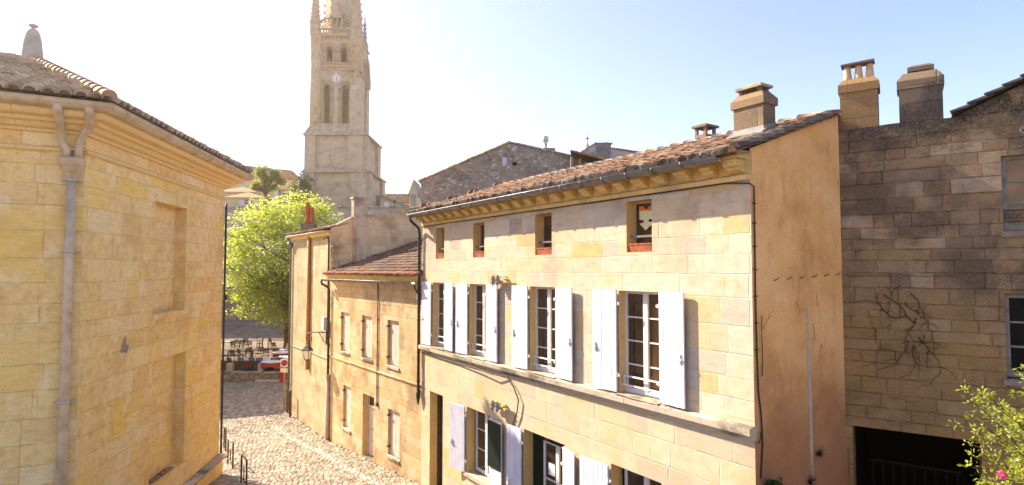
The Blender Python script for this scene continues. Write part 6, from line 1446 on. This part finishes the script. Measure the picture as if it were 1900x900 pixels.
def blossom(mb, c, r, n):
    for _ in range(n):
        u = Vector((rnd.uniform(-1,1), rnd.uniform(-1,1), rnd.uniform(-1,1))).normalized(); w = u.cross(Vector((.3,.5,.8))).normalized(); q = Vector(c)+u*r*.5; mb.face([q-w*r*.35, q+u*r*.6-w*r*.2, q+u*r*.7+w*r*.25, q+w*r*.35])
for k in range(120):
    pts = rnd.choice(tipsS); blossom(fl, rnd.choice(pts[4:]), rnd.uniform(.018,.035), 14)
fl.build('white_flowers', m_plain('cream_petals', (.75,.70,.50), .6, .05), sh)
fl = MB(); x, y, z = at(1859,882,5.1); blossom(fl, (x,y,z), .035, 40); fl.build('pink_flower', m_plain('pink_petals', (.75,.12,.32), .6, .05), sh)
tb = MB(); tb.tube([(5.02,5.55,4.3),(5.02,5.55,4.7)], [.035,.02], 6); tb.build('stump', M_twig, sh)

# ================================================================== 13. CAMERA, LIGHT
SUN_AZ, SUN_EL = 59.0, 35.0       # degrees left of the view axis, degrees up
cam = bpy.data.cameras.new('camera'); co = bpy.data.objects.new('camera', cam); COL.objects.link(co); co.location = (0,0,CAM_Z); co.rotation_euler = (radians(90)+PITCH, 0, 0)
cam.sensor_width = 36; cam.lens = 36*F_PX/1900; cam.clip_start = .1; cam.clip_end = 8000; SC.camera = co
SC.render.resolution_x, SC.render.resolution_y = 1024, 485
sd = Vector((-sin(radians(SUN_AZ))*cos(radians(SUN_EL)), cos(radians(SUN_AZ))*cos(radians(SUN_EL)), sin(radians(SUN_EL))))
sun = bpy.data.lights.new('sun', 'SUN'); so = bpy.data.objects.new('sun', sun); COL.objects.link(so); so.rotation_euler = sd.to_track_quat('Z', 'Y').to_euler(); sun.energy = 4.3; sun.angle = radians(.6); sun.color = (1, .86, .66)
w = bpy.data.worlds.new('World'); SC.world = w; w.use_nodes = True; nt = w.node_tree; nt.nodes.clear()
sk = nt.nodes.new('ShaderNodeTexSky'); sk.sky_type = 'NISHITA'; sk.sun_disc = False; sk.sun_elevation = radians(SUN_EL); sk.sun_rotation = radians(-SUN_AZ); sk.air_density = 1.0; sk.dust_density = .7; sk.ozone_density = 1.5
bg = nt.nodes.new('ShaderNodeBackground'); bg.inputs[1].default_value = .088; ow = nt.nodes.new('ShaderNodeOutputWorld'); mxs = nt.nodes.new('ShaderNodeMix'); mxs.data_type = 'RGBA'; mxs.blend_type = 'MULTIPLY'; mxs.inputs[0].default_value = 1; mxs.inputs[7].default_value = (1.06,.91,1.0,1); nt.links.new(sk.outputs[0], mxs.inputs[6]); nt.links.new(mxs.outputs[2], bg.inputs[0]); nt.links.new(bg.outputs[0], ow.inputs[0])
if HAZE > 0:
    mb = MB(); mb.box(-75, 45, -8, 150, -1.5, 76); t = NT('haze_air'); v = t.n('VolumePrincipled'); v.inputs['Color'].default_value = (1,.86,.62,1); v.inputs['Density'].default_value = HAZE; v.inputs['Anisotropy'].default_value = .8
    t.t.links.new(v.outputs[0], t.out.inputs[1]); mb.build('haze', t.mat, kind='stuff')
SC.view_settings.view_transform = 'Standard'; SC.view_settings.look = 'None'; SC.view_settings.exposure = EXPO; SC.view_settings.gamma = 1
